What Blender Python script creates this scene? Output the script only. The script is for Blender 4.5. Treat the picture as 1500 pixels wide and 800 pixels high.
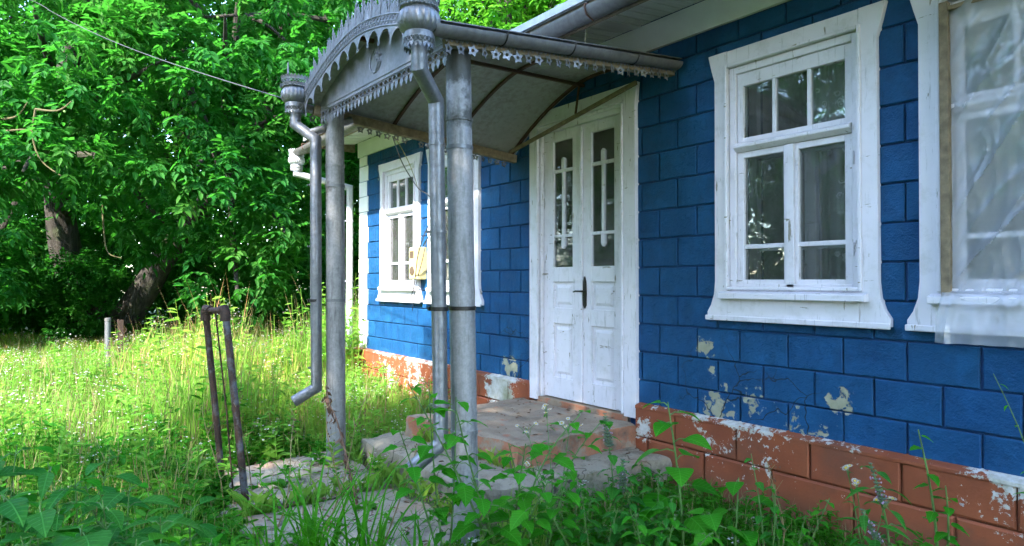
import bpy, math, random
import numpy as np
from mathutils import Vector, Matrix
R = math.radians
PI = math.pi
random.seed(7)
scene = bpy.context.scene
for o in list(bpy.data.objects):
    bpy.data.objects.remove(o)
COL = scene.collection

# ------------------------------------------------------------------ camera
cam_d = bpy.data.cameras.new('camera')
cam = bpy.data.objects.new('camera', cam_d)
COL.objects.link(cam)
cam_d.sensor_width = 36
cam_d.lens = 950 / 1500 * 36
cam_d.clip_start = 0.05
cam_d.clip_end = 600
TH = math.atan(714 / 950)
cam.location = (0, -3.787, 1.45)
cam.rotation_euler = (R(90) + math.atan(12 / 950), 0, R(90) - TH)
scene.camera = cam

# ------------------------------------------------------------------ sky, sun, exposure
SUN_EL = 42.0
SUN_DIR = Vector((0.40, -0.90, 0)).normalized()          # towards the sun, in plan
world = bpy.data.worlds.new('World')
scene.world = world
world.use_nodes = True
wn = world.node_tree
bg = wn.nodes['Background']
sky = wn.nodes.new('ShaderNodeTexSky')
sky.sky_type = 'NISHITA'
sky.sun_disc = False
sky.sun_elevation = R(SUN_EL)
sky.sun_rotation = math.atan2(SUN_DIR.x, SUN_DIR.y)
sky.air_density = 1.0
sky.dust_density = 0.6
sky.ozone_density = 2.0
wn.links.new(sky.outputs[0], bg.inputs[0])
bg.inputs[1].default_value = 0.15
sd = bpy.data.lights.new('sun', 'SUN')
sd.energy = 2.0
sd.angle = R(0.6)
sd.color = (1.0, 0.95, 0.86)
sun = bpy.data.objects.new('sun', sd)
COL.objects.link(sun)
tosun = Vector((SUN_DIR.x * math.cos(R(SUN_EL)), SUN_DIR.y * math.cos(R(SUN_EL)), math.sin(R(SUN_EL))))
sun.rotation_euler = tosun.to_track_quat('Z', 'Y').to_euler()
sun.location = tosun * 30
scene.view_settings.view_transform = 'Standard'
scene.view_settings.look = 'None'
scene.view_settings.gamma = 1
scene.view_settings.exposure = 3.5
scene.render.engine = 'CYCLES'
scene.cycles.max_bounces = 6
scene.cycles.diffuse_bounces = 3
scene.cycles.glossy_bounces = 3
scene.cycles.transmission_bounces = 4
scene.cycles.transparent_max_bounces = 10
scene.cycles.use_denoising = True
scene.cycles.use_adaptive_sampling = True
scene.cycles.adaptive_threshold = 0.03
scene.cycles.debug_use_spatial_splits = True

# camera maths, only used to work out real places in metres from measured directions
_f0 = Vector((-math.cos(TH), math.sin(TH), 0)); _r = Vector((math.sin(TH), math.cos(TH), 0)); _p = math.atan(12 / 950)
_f = _f0 * math.cos(_p) + Vector((0, 0, math.sin(_p))); _u = Vector((0, 0, math.cos(_p))) - _f0 * math.sin(_p)
CAMP = Vector((0, -3.787, 1.45))
def ray(px, py): return _f + _r * (px - 750) / 950 + _u * (400 - py) / 950
def at_depth(px, py, d): return CAMP + ray(px, py) * d
def at_y(px, py, y):
    r = ray(px, py); return CAMP + r * ((y - CAMP.y) / r.y)
def at_z(px, py, z=0.0):
    r = ray(px, py); return CAMP + r * ((z - CAMP.z) / r.z)

# ------------------------------------------------------------------ materials
class NT:
    def __init__(s, name):
        s.m = bpy.data.materials.new(name); s.m.use_nodes = True
        s.t = s.m.node_tree; s.b = s.t.nodes['Principled BSDF']; s.o = s.t.nodes['Material Output']
    def n(s, ty, **kw):
        nd = s.t.nodes.new('ShaderNode' + ty)
        for k, v in kw.items():
            if hasattr(nd, k) and not k.startswith('i_'): setattr(nd, k, v)
        return nd
    def l(s, a, b): s.t.links.new(a, b)
    def setv(s, sock, v):
        if hasattr(v, 'links'): s.l(v, sock)
        elif isinstance(v, bpy.types.NodeSocket): s.l(v, sock)
        else:
            if isinstance(v, (tuple, list)) and len(v) == 3 and sock.type == 'RGBA': v = (*v, 1)
            sock.default_value = v
    def pos(s):
        if not hasattr(s, '_g'): s._g = s.n('NewGeometry')
        return s._g.outputs['Position']
    def isl(s):
        s.pos(); return s._g.outputs['Random Per Island']
    def objrand(s):
        return s.n('ObjectInfo').outputs['Random']
    def scale(s, v, sc):
        m = s.n('Mapping'); s.l(v, m.inputs['Vector']); m.inputs['Scale'].default_value = sc; return m.outputs[0]
    def noise(s, scale, detail=4, rough=.55, vec=None, dist=0.0):
        n = s.n('TexNoise'); s.l(vec if vec is not None else s.pos(), n.inputs['Vector'])
        n.inputs['Scale'].default_value = scale; n.inputs['Detail'].default_value = detail
        n.inputs['Roughness'].default_value = rough; n.inputs['Distortion'].default_value = dist
        return n.outputs['Fac']
    def rng(s, v, a, b, c=0.0, d=1.0, smooth=False):
        m = s.n('MapRange'); m.clamp = True
        if smooth: m.interpolation_type = 'SMOOTHSTEP'
        s.setv(m.inputs[0], v)
        for i, q in enumerate((a, b, c, d)): m.inputs[i + 1].default_value = q
        return m.outputs[0]
    def math(s, op, a, b=0.0, c=None):
        m = s.n('Math'); m.operation = op; s.setv(m.inputs[0], a); s.setv(m.inputs[1], b)
        if c is not None: s.setv(m.inputs[2], c)
        return m.outputs[0]
    def mix(s, f, a, b):
        m = s.n('Mix'); m.data_type = 'RGBA'; s.setv(m.inputs[0], f); s.setv(m.inputs[6], a); s.setv(m.inputs[7], b)
        return m.outputs[2]
    def bump(s, h, strength=.3, dist=.01, nrm=None):
        b = s.n('Bump'); b.inputs['Strength'].default_value = strength; b.inputs['Distance'].default_value = dist
        s.l(h, b.inputs['Height'])
        if nrm is not None: s.l(nrm, b.inputs['Normal'])
        return b.outputs[0]
    def spots(s, pts):
        tot = None
        for (x, y, z, r, w) in pts:
            d = s.n('VectorMath'); d.operation = 'DISTANCE'; s.l(s.pos(), d.inputs[0]); d.inputs[1].default_value = (x, y, z)
            v = s.rng(d.outputs['Value'], 0, r, w, 0)
            tot = v if tot is None else s.math('MAXIMUM', tot, v)
        return tot
    def fin(s, col=None, rough=None, nrm=None, metal=None, spec=None):
        if col is not None: s.setv(s.b.inputs['Base Color'], col)
        if rough is not None: s.setv(s.b.inputs['Roughness'], rough)
        if nrm is not None: s.l(nrm, s.b.inputs['Normal'])
        if metal is not None: s.setv(s.b.inputs['Metallic'], metal)
        if spec is not None: s.setv(s.b.inputs['Specular IOR Level'], spec)
        return s.m

def m_blue():
    t = NT('blue_wall_paint')
    big = t.noise(1.3, 3); mid = t.noise(9, 6, .6); fine = t.noise(90, 4, .6)
    c = t.mix(t.rng(big, .3, .7), (.005, .047, .128), (.007, .067, .168))
    c = t.mix(t.rng(mid, .40, .66), c, (.011, .09, .22))
    c = t.mix(t.rng(t.noise(4.5, 5, .65), .5, .68, 0, .6), c, (.003, .034, .10))
    c = t.mix(t.rng(t.noise(30, 5, .7), .6, .72, 0, .35), c, (.03, .11, .28))
    c = t.mix(t.rng(t.objrand(), 0, 1, 0, .22), c, (.004, .042, .17))
    sp = t.spots([(-2.80, 0, .99, .15, .48), (-2.70, 0, .60, .25, .42), (-1.88, 0, .75, .15, .52), (-2.42, 0, .68, .18, .37),
                  (-5.05, 0, .62, .22, .45), (-2.95, 0, 1.08, .12, .24), (-2.06, 0, .55, .25, .22), (-2.74, 0, .84, .09, .36),
                  (-1.5, 0, .55, .4, .12), (-3.1, 0, .95, .2, .16), (-2.15, 0, .60, .22, .24), (-8.0, 0, 2.9, .25, .3)])
    pn = t.noise(14, 7, .62, dist=.4)
    pk = t.math('ADD', pn, sp)
    z = t.n('SeparateXYZ'); t.l(t.pos(), z.inputs[0])
    low = t.rng(z.outputs['Z'], .5, .95, .07, 0)
    pk = t.math('ADD', pk, low)
    mask = t.rng(pk, .81, .83)
    edge = t.rng(pk, .78, .81)
    stk = t.noise(1, 5, .6, t.scale(t.pos(), (9, 9, .9)))
    c = t.mix(t.rng(stk, .5, .72, 0, .5), c, (.006, .05, .13))
    c = t.mix(t.rng(stk, .25, .42, .35, 0), c, (.02, .10, .26))
    plaster = t.mix(t.noise(25, 5), (.24, .24, .16), (.40, .39, .30))
    c = t.mix(t.math('MULTIPLY', edge, .5), c, (.16, .22, .28))
    c = t.mix(mask, c, plaster)
    cr = t.n('TexVoronoi'); cr.feature = 'DISTANCE_TO_EDGE'; cr.inputs['Scale'].default_value = 2.3
    nn = t.n('TexNoise'); nn.inputs['Scale'].default_value = 7; t.l(t.pos(), nn.inputs['Vector']); sc = t.n('VectorMath'); sc.operation = 'SCALE'; sc.inputs['Scale'].default_value = .16; t.l(nn.outputs['Color'], sc.inputs[0])
    dv = t.n('VectorMath'); dv.operation = 'ADD'; t.l(t.pos(), dv.inputs[0]); t.l(sc.outputs[0], dv.inputs[1]); t.l(dv.outputs[0], cr.inputs['Vector'])
    reg = t.rng(t.spots([(-2.68, 0, .72, .5, 1.0), (-2.2, 0, .66, .4, .9), (-5.0, 0, .7, .5, 1.0)]), .25, .5)
    crk = t.math('MULTIPLY', t.rng(cr.outputs['Distance'], .003, .010, 1, 0), reg)
    c = t.mix(t.math('MULTIPLY', crk, .9), c, (.012, .012, .012))
    h = t.math('SUBTRACT', t.math('ADD', t.math('ADD', t.math('MULTIPLY', mid, .5), t.math('MULTIPLY', t.noise(28, 4, .6), .6)), t.math('MULTIPLY', fine, .3)), t.math('MULTIPLY', mask, .6))
    return t.fin(c, t.rng(mid, .3, .7, .5, .7), t.bump(h, .8, .016), spec=.2)

def m_plinth():
    t = NT('brick_red_plinth_paint')
    pn = t.math('ADD', t.math('MULTIPLY', t.noise(10, 6, .66, dist=.5), .6), t.math('MULTIPLY', t.noise(42, 5, .7), .4)); mid = t.noise(5, 4)
    c = t.mix(t.rng(mid, .3, .7), (.20, .047, .014), (.275, .070, .022))
    c = t.mix(t.rng(t.objrand(), 0, 1, 0, .3), c, (.2, .05, .025))
    z = t.n('SeparateXYZ'); t.l(t.pos(), z.inputs[0])
    top = t.rng(z.outputs['Z'], .47, .5, 0, .085)
    sp = t.spots([(-5.15, -.05, .38, .36, .42), (-2.4, -.05, .38, .8, .13), (-2.75, -.05, .36, .4, .15), (-6.8, -.05, .3, .7, .2), (-7.6, -.05, .2, .6, .2), (-3.3, -.05, .33, .16, .32), (-1.0, -.05, .5, .35, .22)])
    pk = t.math('ADD', t.math('ADD', pn, sp), top)
    mask = t.rng(pk, .655, .68)
    under = t.mix(t.rng(t.noise(20, 5, .7), .4, .6), (.40, .38, .32), (.55, .54, .52))
    moss = t.spots([(-5.02, -.05, .36, .16, 1.0)])
    under = t.mix(t.math('MULTIPLY', moss, .8), under, (.12, .15, .05))
    c = t.mix(t.rng(t.noise(3, 6, .65), .5, .68, 0, .6), c, (.13, .05, .028))
    c = t.mix(t.rng(z.outputs['Z'], .0, .22, .55, 0), c, (.10, .06, .035))
    c = t.mix(mask, c, under)
    h = t.math('SUBTRACT', t.math('MULTIPLY', t.noise(60, 5), .4), t.math('MULTIPLY', mask, .6))
    return t.fin(c, .7, t.bump(h, .5, .012))

def m_white(name='white_peeling_paint', base=(.70, .672, .73), grime=.35):
    t = NT(name)
    st = t.scale(t.pos(), (20, 20, 3.5)); st2 = t.scale(t.pos(), (4.5, 22, 26))
    g1 = t.noise(1, 7, .65, st); g2 = t.noise(1, 7, .65, st2)
    big = t.noise(2.2, 4)
    c = t.mix(t.rng(big, .35, .7, 0, .5), base, (.52, .52, .54))
    c = t.mix(t.rng(t.noise(9, 6, .7), .52, .7, 0, .45), c, (.42, .41, .40))
    chip = t.math('MAXIMUM', t.rng(g1, .645, .66), t.rng(g2, .655, .67))
    wood = t.mix(t.noise(40, 3), (.17, .15, .12), (.34, .31, .26))
    c = t.mix(chip, c, wood)
    crk = t.rng(t.noise(1, 7, .7, t.scale(t.pos(), (44, 44, 3))), .59, .64, 0, .5)
    c = t.mix(crk, c, (.25, .24, .24))
    fine = t.noise(1, 6, .6, t.scale(t.pos(), (90, 90, 14)))
    h = t.math('SUBTRACT', t.math('MULTIPLY', fine, .4), chip)
    return t.fin(c, t.rng(big, .3, .7, .42, .6), t.bump(h, .35, .004))

def m_frieze():
    t = NT('whitewash')
    a = t.noise(3, 6, .6)
    c = t.mix(t.rng(a, .3, .75), (.80, .80, .77), (.68, .68, .64))
    return t.fin(c, .8, t.bump(t.noise(70, 4), .25, .006))

def m_metal(name, c1, c2, rough=.38, metal=.85, dirt=.5, dcol=(.07, .065, .06), sc=5, streak=True):
    t = NT(name)
    v = t.scale(t.pos(), (sc * 3, sc * 3, sc * .5)) if streak else t.scale(t.pos(), (sc, sc, sc))
    n1 = t.noise(1, 6, .62, v); n2 = t.noise(22, 6, .65)
    c = t.mix(t.rng(n1, .3, .7), c1, c2)
    d = t.rng(t.math('MULTIPLY', t.math('ADD', n1, n2), .5), .47, .63, 0, dirt)
    c = t.mix(d, c, dcol)
    return t.fin(c, t.rng(n2, .3, .7, rough - .1, rough + .2), t.bump(n2, .12, .003), t.math('MULTIPLY', t.math('SUBTRACT', 1, d), metal))

def m_column():
    t = NT('silver_painted_pipe')
    v = t.scale(t.pos(), (26, 26, 4)); n1 = t.noise(1, 7, .68, v); n2 = t.noise(45, 6, .7); n3 = t.noise(4, 5, .6)
    c = t.mix(t.rng(n2, .35, .7), (.22, .215, .215), (.33, .325, .325))
    c = t.mix(t.rng(n1, .50, .66, 0, .75), c, (.10, .10, .095))
    c = t.mix(t.rng(n1, .28, .38, .5, 0), c, (.50, .50, .52))
    sp = t.spots([(-3.1, -1.9, 2.66, .3, .34), (-3.1, -1.9, 2.45, .3, .3)])
    c = t.mix(t.rng(t.math('ADD', n3, sp), .66, .74, 0, .85), c, (.035, .035, .025))
    return t.fin(c, .62, t.bump(n2, .35, .005), .25)

def m_concrete():
    t = NT('weathered_concrete')
    a = t.noise(4, 8, .65); b = t.noise(38, 6, .7)
    c = t.mix(t.rng(a, .3, .7), (.21, .175, .125), (.31, .27, .20))
    c = t.mix(t.rng(b, .55, .7, 0, .6), c, (.13, .11, .085))
    cr = t.n('TexVoronoi'); cr.feature = 'DISTANCE_TO_EDGE'; cr.inputs['Scale'].default_value = 1.7; dv = t.n('VectorMath'); dv.operation = 'ADD'; nn = t.n('TexNoise'); nn.inputs['Scale'].default_value = 6; t.l(t.pos(), nn.inputs['Vector']); sc = t.n('VectorMath'); sc.operation = 'SCALE'; sc.inputs['Scale'].default_value = .25; t.l(nn.outputs['Color'], sc.inputs[0]); t.l(t.pos(), dv.inputs[0]); t.l(sc.outputs[0], dv.inputs[1]); t.l(dv.outputs[0], cr.inputs['Vector'])
    c = t.mix(t.rng(cr.outputs['Distance'], .004, .012, .85, 0), c, (.05, .045, .03))
    c = t.mix(t.rng(t.noise(2.1, 5), .56, .7, 0, .6), c, (.30, .15, .09))
    c = t.mix(t.rng(t.noise(6, 6, .7), .55, .66, 0, .75), c, (.075, .085, .035))
    c = t.mix(t.rng(t.noise(3.2, 7, .7), .54, .66, 0, .7), c, (.11, .09, .065))
    return t.fin(c, .9, t.bump(t.math('ADD', a, t.math('MULTIPLY', b, .6)), .7, .02))

def m_redslab():
    t = NT('worn_red_painted_concrete')
    a = t.noise(9, 8, .65); b = t.noise(40, 6, .7)
    c = t.mix(t.rng(t.noise(3, 4), .3, .7), (.30, .105, .05), (.34, .15, .085))
    sx = t.n('SeparateXYZ'); t.pos(); t.l(t._g.outputs['Normal'], sx.inputs[0])
    flat = t.rng(sx.outputs['Z'], .4, .9, .03, .2)
    cc = t.mix(t.rng(t.noise(5, 6, .6), .35, .65), (.20, .155, .105), (.29, .235, .17))
    c = t.mix(t.rng(t.math('ADD', a, flat), .52, .62, 0, .92), c, cc)
    c = t.mix(t.rng(b, .56, .68, 0, .6), c, (.11, .08, .055))
    c = t.mix(t.rng(t.noise(3.4, 7, .7), .52, .66, 0, .65), c, (.10, .08, .06))
    return t.fin(c, .85, t.bump(t.math('ADD', a, t.math('MULTIPLY', b, .6)), .6, .015))

def m_leaf(name, c1, c2, trans=(.12, .38, .03), tw=.42, rough=.45, vein=False, obj=False):
    t = NT(name)
    f = t.isl() if not obj else t.objrand()
    c = t.mix(f, c1, c2)
    c = t.mix(t.rng(t.noise(1.1, 3), .35, .65, 0, .55), c, tuple(q * .5 for q in c1))
    c = t.mix(t.rng(t.noise(.55, 2), .5, .68, 0, .55), c, (c2[0] * 2.0, c2[1] * 1.25, c2[2] * .9))
    if obj:
        tc = t.n('TexCoord'); sp = t.n('SeparateXYZ'); t.l(tc.outputs['Object'], sp.inputs[0])
        ax = t.math('ABSOLUTE', sp.outputs['X'])
        vein = t.rng(t.math('SINE', t.math('MULTIPLY', t.math('SUBTRACT', sp.outputs['Y'], t.math('MULTIPLY', ax, .75)), 46)), .55, .95)
        mid = t.rng(ax, .008, .022, 1, 0)
        vn = t.math('MAXIMUM', t.math('MULTIPLY', vein, .45), mid)
        c = t.mix(t.math('MULTIPLY', vn, .55), c, tuple(min(1, q * 1.9 + .02) for q in c2))
        c = t.mix(t.rng(t.noise(30, 4), .6, .72, 0, .5), c, (.07, .11, .012))
        t.l(t.bump(t.math('SUBTRACT', t.noise(60, 2), vn), .5, .004), t.b.inputs['Normal'])
    tr = t.n('BsdfTranslucent'); t.setv(tr.inputs[0], t.mix(f, trans, tuple(q * .65 for q in trans)))
    t.fin(c, rough, spec=.07)
    mx = t.n('MixShader'); mx.inputs[0].default_value = tw
    t.l(t.b.outputs[0], mx.inputs[1]); t.l(tr.outputs[0], mx.inputs[2]); t.l(mx.outputs[0], t.o.inputs[0])
    return t.m

def m_simple(name, c, rough=.6, metal=0.0, var=.25, sc=14, bump=.25):
    t = NT(name)
    n = t.noise(sc, 6, .62)
    col = t.mix(t.rng(n, .3, .7), tuple(q * (1 - var) for q in c), tuple(min(1, q * (1 + var)) for q in c))
    return t.fin(col, rough, t.bump(t.noise(sc * 5, 5), bump, .004), metal)

def m_rust(name, steel=.5, th=.5):
    t = NT(name)
    a = t.noise(9, 7, .68); b = t.noise(60, 5, .7)
    c = t.mix(t.rng(b, .3, .7), (.02, .012, .009), (.07, .034, .02))
    k = t.rng(a, th, th + .14, 0, steel)
    c = t.mix(k, c, (.11, .115, .13))
    return t.fin(c, .75, t.bump(b, .5, .006), .15)

def m_glass():
    t = NT('old_window_glass')
    tr = t.n('BsdfTransparent'); tr.inputs[0].default_value = (.86, .9, .88, 1)
    gl = t.n('BsdfGlossy'); gl.inputs['Roughness'].default_value = .015
    bmp = t.bump(t.noise(2.6, 2, .4), .12, .03); t.l(bmp, gl.inputs['Normal'])
    fr = t.n('Fresnel'); fr.inputs[0].default_value = 1.52; t.l(bmp, fr.inputs['Normal'])
    mx = t.n('MixShader'); t.l(t.math('ADD', t.math('MULTIPLY', fr.outputs[0], 1.6), .02), mx.inputs[0])
    t.l(tr.outputs[0], mx.inputs[1]); t.l(gl.outputs[0], mx.inputs[2])
    df = t.n('BsdfDiffuse'); df.inputs[0].default_value = (.5, .5, .48, 1)
    m2 = t.n('MixShader'); t.l(t.rng(t.noise(5, 4, .6), .3, .8, .05, .11), m2.inputs[0])
    t.l(mx.outputs[0], m2.inputs[1]); t.l(df.outputs[0], m2.inputs[2]); t.l(m2.outputs[0], t.o.inputs[0])
    return t.m

def m_lace():
    t = NT('lace_curtain_fabric')
    v = t.n('TexVoronoi'); v.inputs['Scale'].default_value = 13; t.l(t.scale(t.pos(), (1, .2, 1)), v.inputs['Vector'])
    w = t.noise(26, 4, .6)
    rings = t.math('SINE', t.math('MULTIPLY', v.outputs['Distance'], 34))
    pat = t.math('MULTIPLY', t.rng(v.outputs['Distance'], .36, .30), t.rng(t.math('ADD', w, t.math('MULTIPLY', rings, .12)), .42, .56))
    z = t.n('SeparateXYZ'); t.l(t.pos(), z.inputs[0])
    region = t.rng(t.noise(4.5, 2), .46, .56, .1, 1.0)
    dens = t.math('ADD', .45, t.math('MULTIPLY', t.math('MULTIPLY', pat, region), .55))
    tr = t.n('BsdfTransparent')
    t.fin((.8, .8, .82), .9)
    mx = t.n('MixShader'); t.l(dens, mx.inputs[0]); t.l(tr.outputs[0], mx.inputs[1]); t.l(t.b.outputs[0], mx.inputs[2])
    t.l(mx.outputs[0], t.o.inputs[0])
    return t.m

def m_plastic():
    t = NT('clear_plastic_film')
    tr = t.n('BsdfTransparent'); tr.inputs[0].default_value = (.95, .96, .97, 1)
    tl = t.n('BsdfTranslucent'); tl.inputs[0].default_value = (.8, .8, .82, 1)
    t.fin((.62, .63, .68), .14, t.bump(t.noise(14, 3, .5, dist=2.0), .18, .02), spec=1.0)
    m1 = t.n('MixShader'); m1.inputs[0].default_value = .25; t.l(t.b.outputs[0], m1.inputs[1]); t.l(tl.outputs[0], m1.inputs[2])
    m2 = t.n('MixShader'); t.l(t.rng(t.noise(3.2, 5, .6), .3, .7, .33, .46), m2.inputs[0])
    t.l(tr.outputs[0], m2.inputs[1]); t.l(m1.outputs[0], m2.inputs[2]); t.l(m2.outputs[0], t.o.inputs[0])
    return t.m

def m_bark():
    t = NT('tree_bark')
    v = t.scale(t.pos(), (9, 9, 2.2)); a = t.noise(1, 8, .7, v); b = t.noise(30, 5, .7)
    c = t.mix(t.rng(a, .35, .65), (.014, .011, .009), (.065, .055, .045))
    c = t.mix(t.rng(t.noise(1.5, 4), .55, .7, 0, .5), c, (.08, .10, .04))
    return t.fin(c, .95, t.bump(t.math('ADD', a, t.math('MULTIPLY', b, .3)), 1.0, .06))

def m_ground():
    t = NT('soil_and_turf')
    a = t.noise(1.4, 7, .65); b = t.noise(14, 6, .7)
    c = t.mix(t.rng(a, .35, .65), (.05, .09, .022), (.085, .13, .03))
    c = t.mix(t.rng(b, .5, .68, 0, .8), c, (.075, .055, .033))
    return t.fin(c, .95, t.bump(b, .8, .05))

def m_soffit():
    t = NT('grey_white_soffit_paint')
    a = t.noise(1, 7, .65, t.scale(t.pos(), (30, 4, 30)))
    c = t.mix(t.rng(a, .3, .7), (.58, .58, .57), (.76, .76, .75))
    c = t.mix(t.rng(t.objrand(), 0, 1, 0, .3), c, (.36, .35, .34))
    c = t.mix(t.rng(a, .64, .7, 0, .6), c, (.2, .17, .14))
    return t.fin(c, .75, t.bump(a, .3, .004))

M = dict(blue=m_blue(), plinth=m_plinth(), white=m_white(), frieze=m_frieze(), soffit=m_soffit(),
         joint=m_simple('dark_blue_joint', (.003, .035, .12), .8), pjoint=m_simple('dark_red_joint', (.15, .042, .02), .9),
         zinc=m_metal('galvanised_steel', (.15, .153, .16), (.25, .255, .27), .44, .7, .7),
         lacemetal=m_metal('dull_lace_metal', (.13, .13, .14), (.28, .28, .30), .45, .6, .6, (.05, .05, .05), 16, False),
         tin=m_metal('embossed_tin', (.18, .18, .21), (.27, .27, .305), .48, .4, .5, (.12, .12, .13), 4, False),
         under=m_metal('canopy_sheet_metal', (.27, .27, .25), (.38, .38, .36), .5, .12, .6, (.16, .13, .10), 2.2, False),
         gutter=m_metal('grey_gutter_metal', (.12, .115, .11), (.20, .195, .185), .5, .5, .6),
         palepipe=m_metal('pale_painted_downpipe', (.42, .43, .45), (.54, .55, .57), .42, .45, .15),
         column=m_column(), concrete=m_concrete(), redslab=m_redslab(),
         rust=m_rust('rusty_steel', .0), rustpaint=m_rust('rusty_steel_flaking_blue_paint', .9, .47), ribs=m_simple('rust_brown_iron', (.075, .035, .02), .75, .1),
         oldwood=m_simple('weathered_wood', (.19, .145, .09), .85, 0, .4, 20), dark=m_simple('dark_iron', (.03, .028, .026), .45, .6),
         glass=m_glass(), lace=m_lace(), plastic=m_plastic(), bark=m_bark(), ground=m_ground(),
         roofm=m_metal('roof_sheet', (.26, .27, .29), (.36, .37, .40), .5, .5, .4), interior=m_simple('interior_plaster', (.34, .34, .36), .9),
         floorin=m_simple('interior_floor', (.06, .045, .035), .7), backwall=m_simple('plaster_grey', (.3, .3, .3), .9),
         meter=m_simple('cream_plastic', (.62, .50, .22), .4, 0, .08), meterdark=m_simple('meter_window_dark', (.10, .07, .05), .2),
         cable=m_simple('black_cable', (.02, .02, .022), .5), wiregrey=m_simple('weathered_wire', (.05, .05, .055), .6), cablew=m_simple('pale_cable', (.5, .47, .4), .6), wirey=m_simple('ochre_wire', (.25, .22, .06), .6),
         walnut=m_leaf('walnut_leaf', (.013, .095, .018), (.040, .175, .030), (.075, .42, .035), .45),
         bgleaf=m_leaf('far_leaf', (.009, .070, .011), (.026, .13, .018), (.06, .34, .025), .44),
         lime=m_leaf('light_leaf', (.035, .15, .014), (.08, .25, .025), (.18, .58, .035), .5),
         grass=m_leaf('grass_blade', (.12, .29, .03), (.23, .40, .07), (.34, .60, .08), .42),
         dry=m_leaf('dry_straw', (.28, .22, .10), (.42, .35, .18), (.3, .24, .1), .3, .7),
         weed=m_leaf('weed_leaf', (.09, .28, .03), (.20, .40, .06), (.30, .62, .07), .42),
         flower=m_leaf('white_petals', (.62, .62, .55), (.74, .74, .68), (.6, .6, .5), .35, .7),
         yellowf=m_simple('yellow_flower_centre', (.6, .42, .02), .7),
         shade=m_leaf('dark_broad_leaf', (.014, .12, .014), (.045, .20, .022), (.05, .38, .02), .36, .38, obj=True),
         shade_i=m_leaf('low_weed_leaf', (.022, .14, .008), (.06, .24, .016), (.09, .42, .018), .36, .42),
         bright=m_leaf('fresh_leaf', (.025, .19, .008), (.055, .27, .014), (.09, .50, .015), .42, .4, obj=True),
         blade=m_leaf('long_grass_blade', (.03, .17, .008), (.07, .26, .015), (.11, .46, .015), .38, .35),
         spike=m_simple('grey_green_spike', (.10, .14, .09), .8, 0, .4, 60), stem=m_simple('green_stem', (.07, .16, .03), .6, 0, .3, 30),
         mauve=m_simple('mauve_flower', (.33, .22, .33), .8), drybrown=m_simple('dead_brown_leaf', (.13, .07, .04), .9, 0, .4, 30),
         walnutfruit=m_simple('green_husk', (.10, .22, .03), .5), lichen=m_simple('lichen_branch', (.10, .085, .035), .9))

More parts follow.
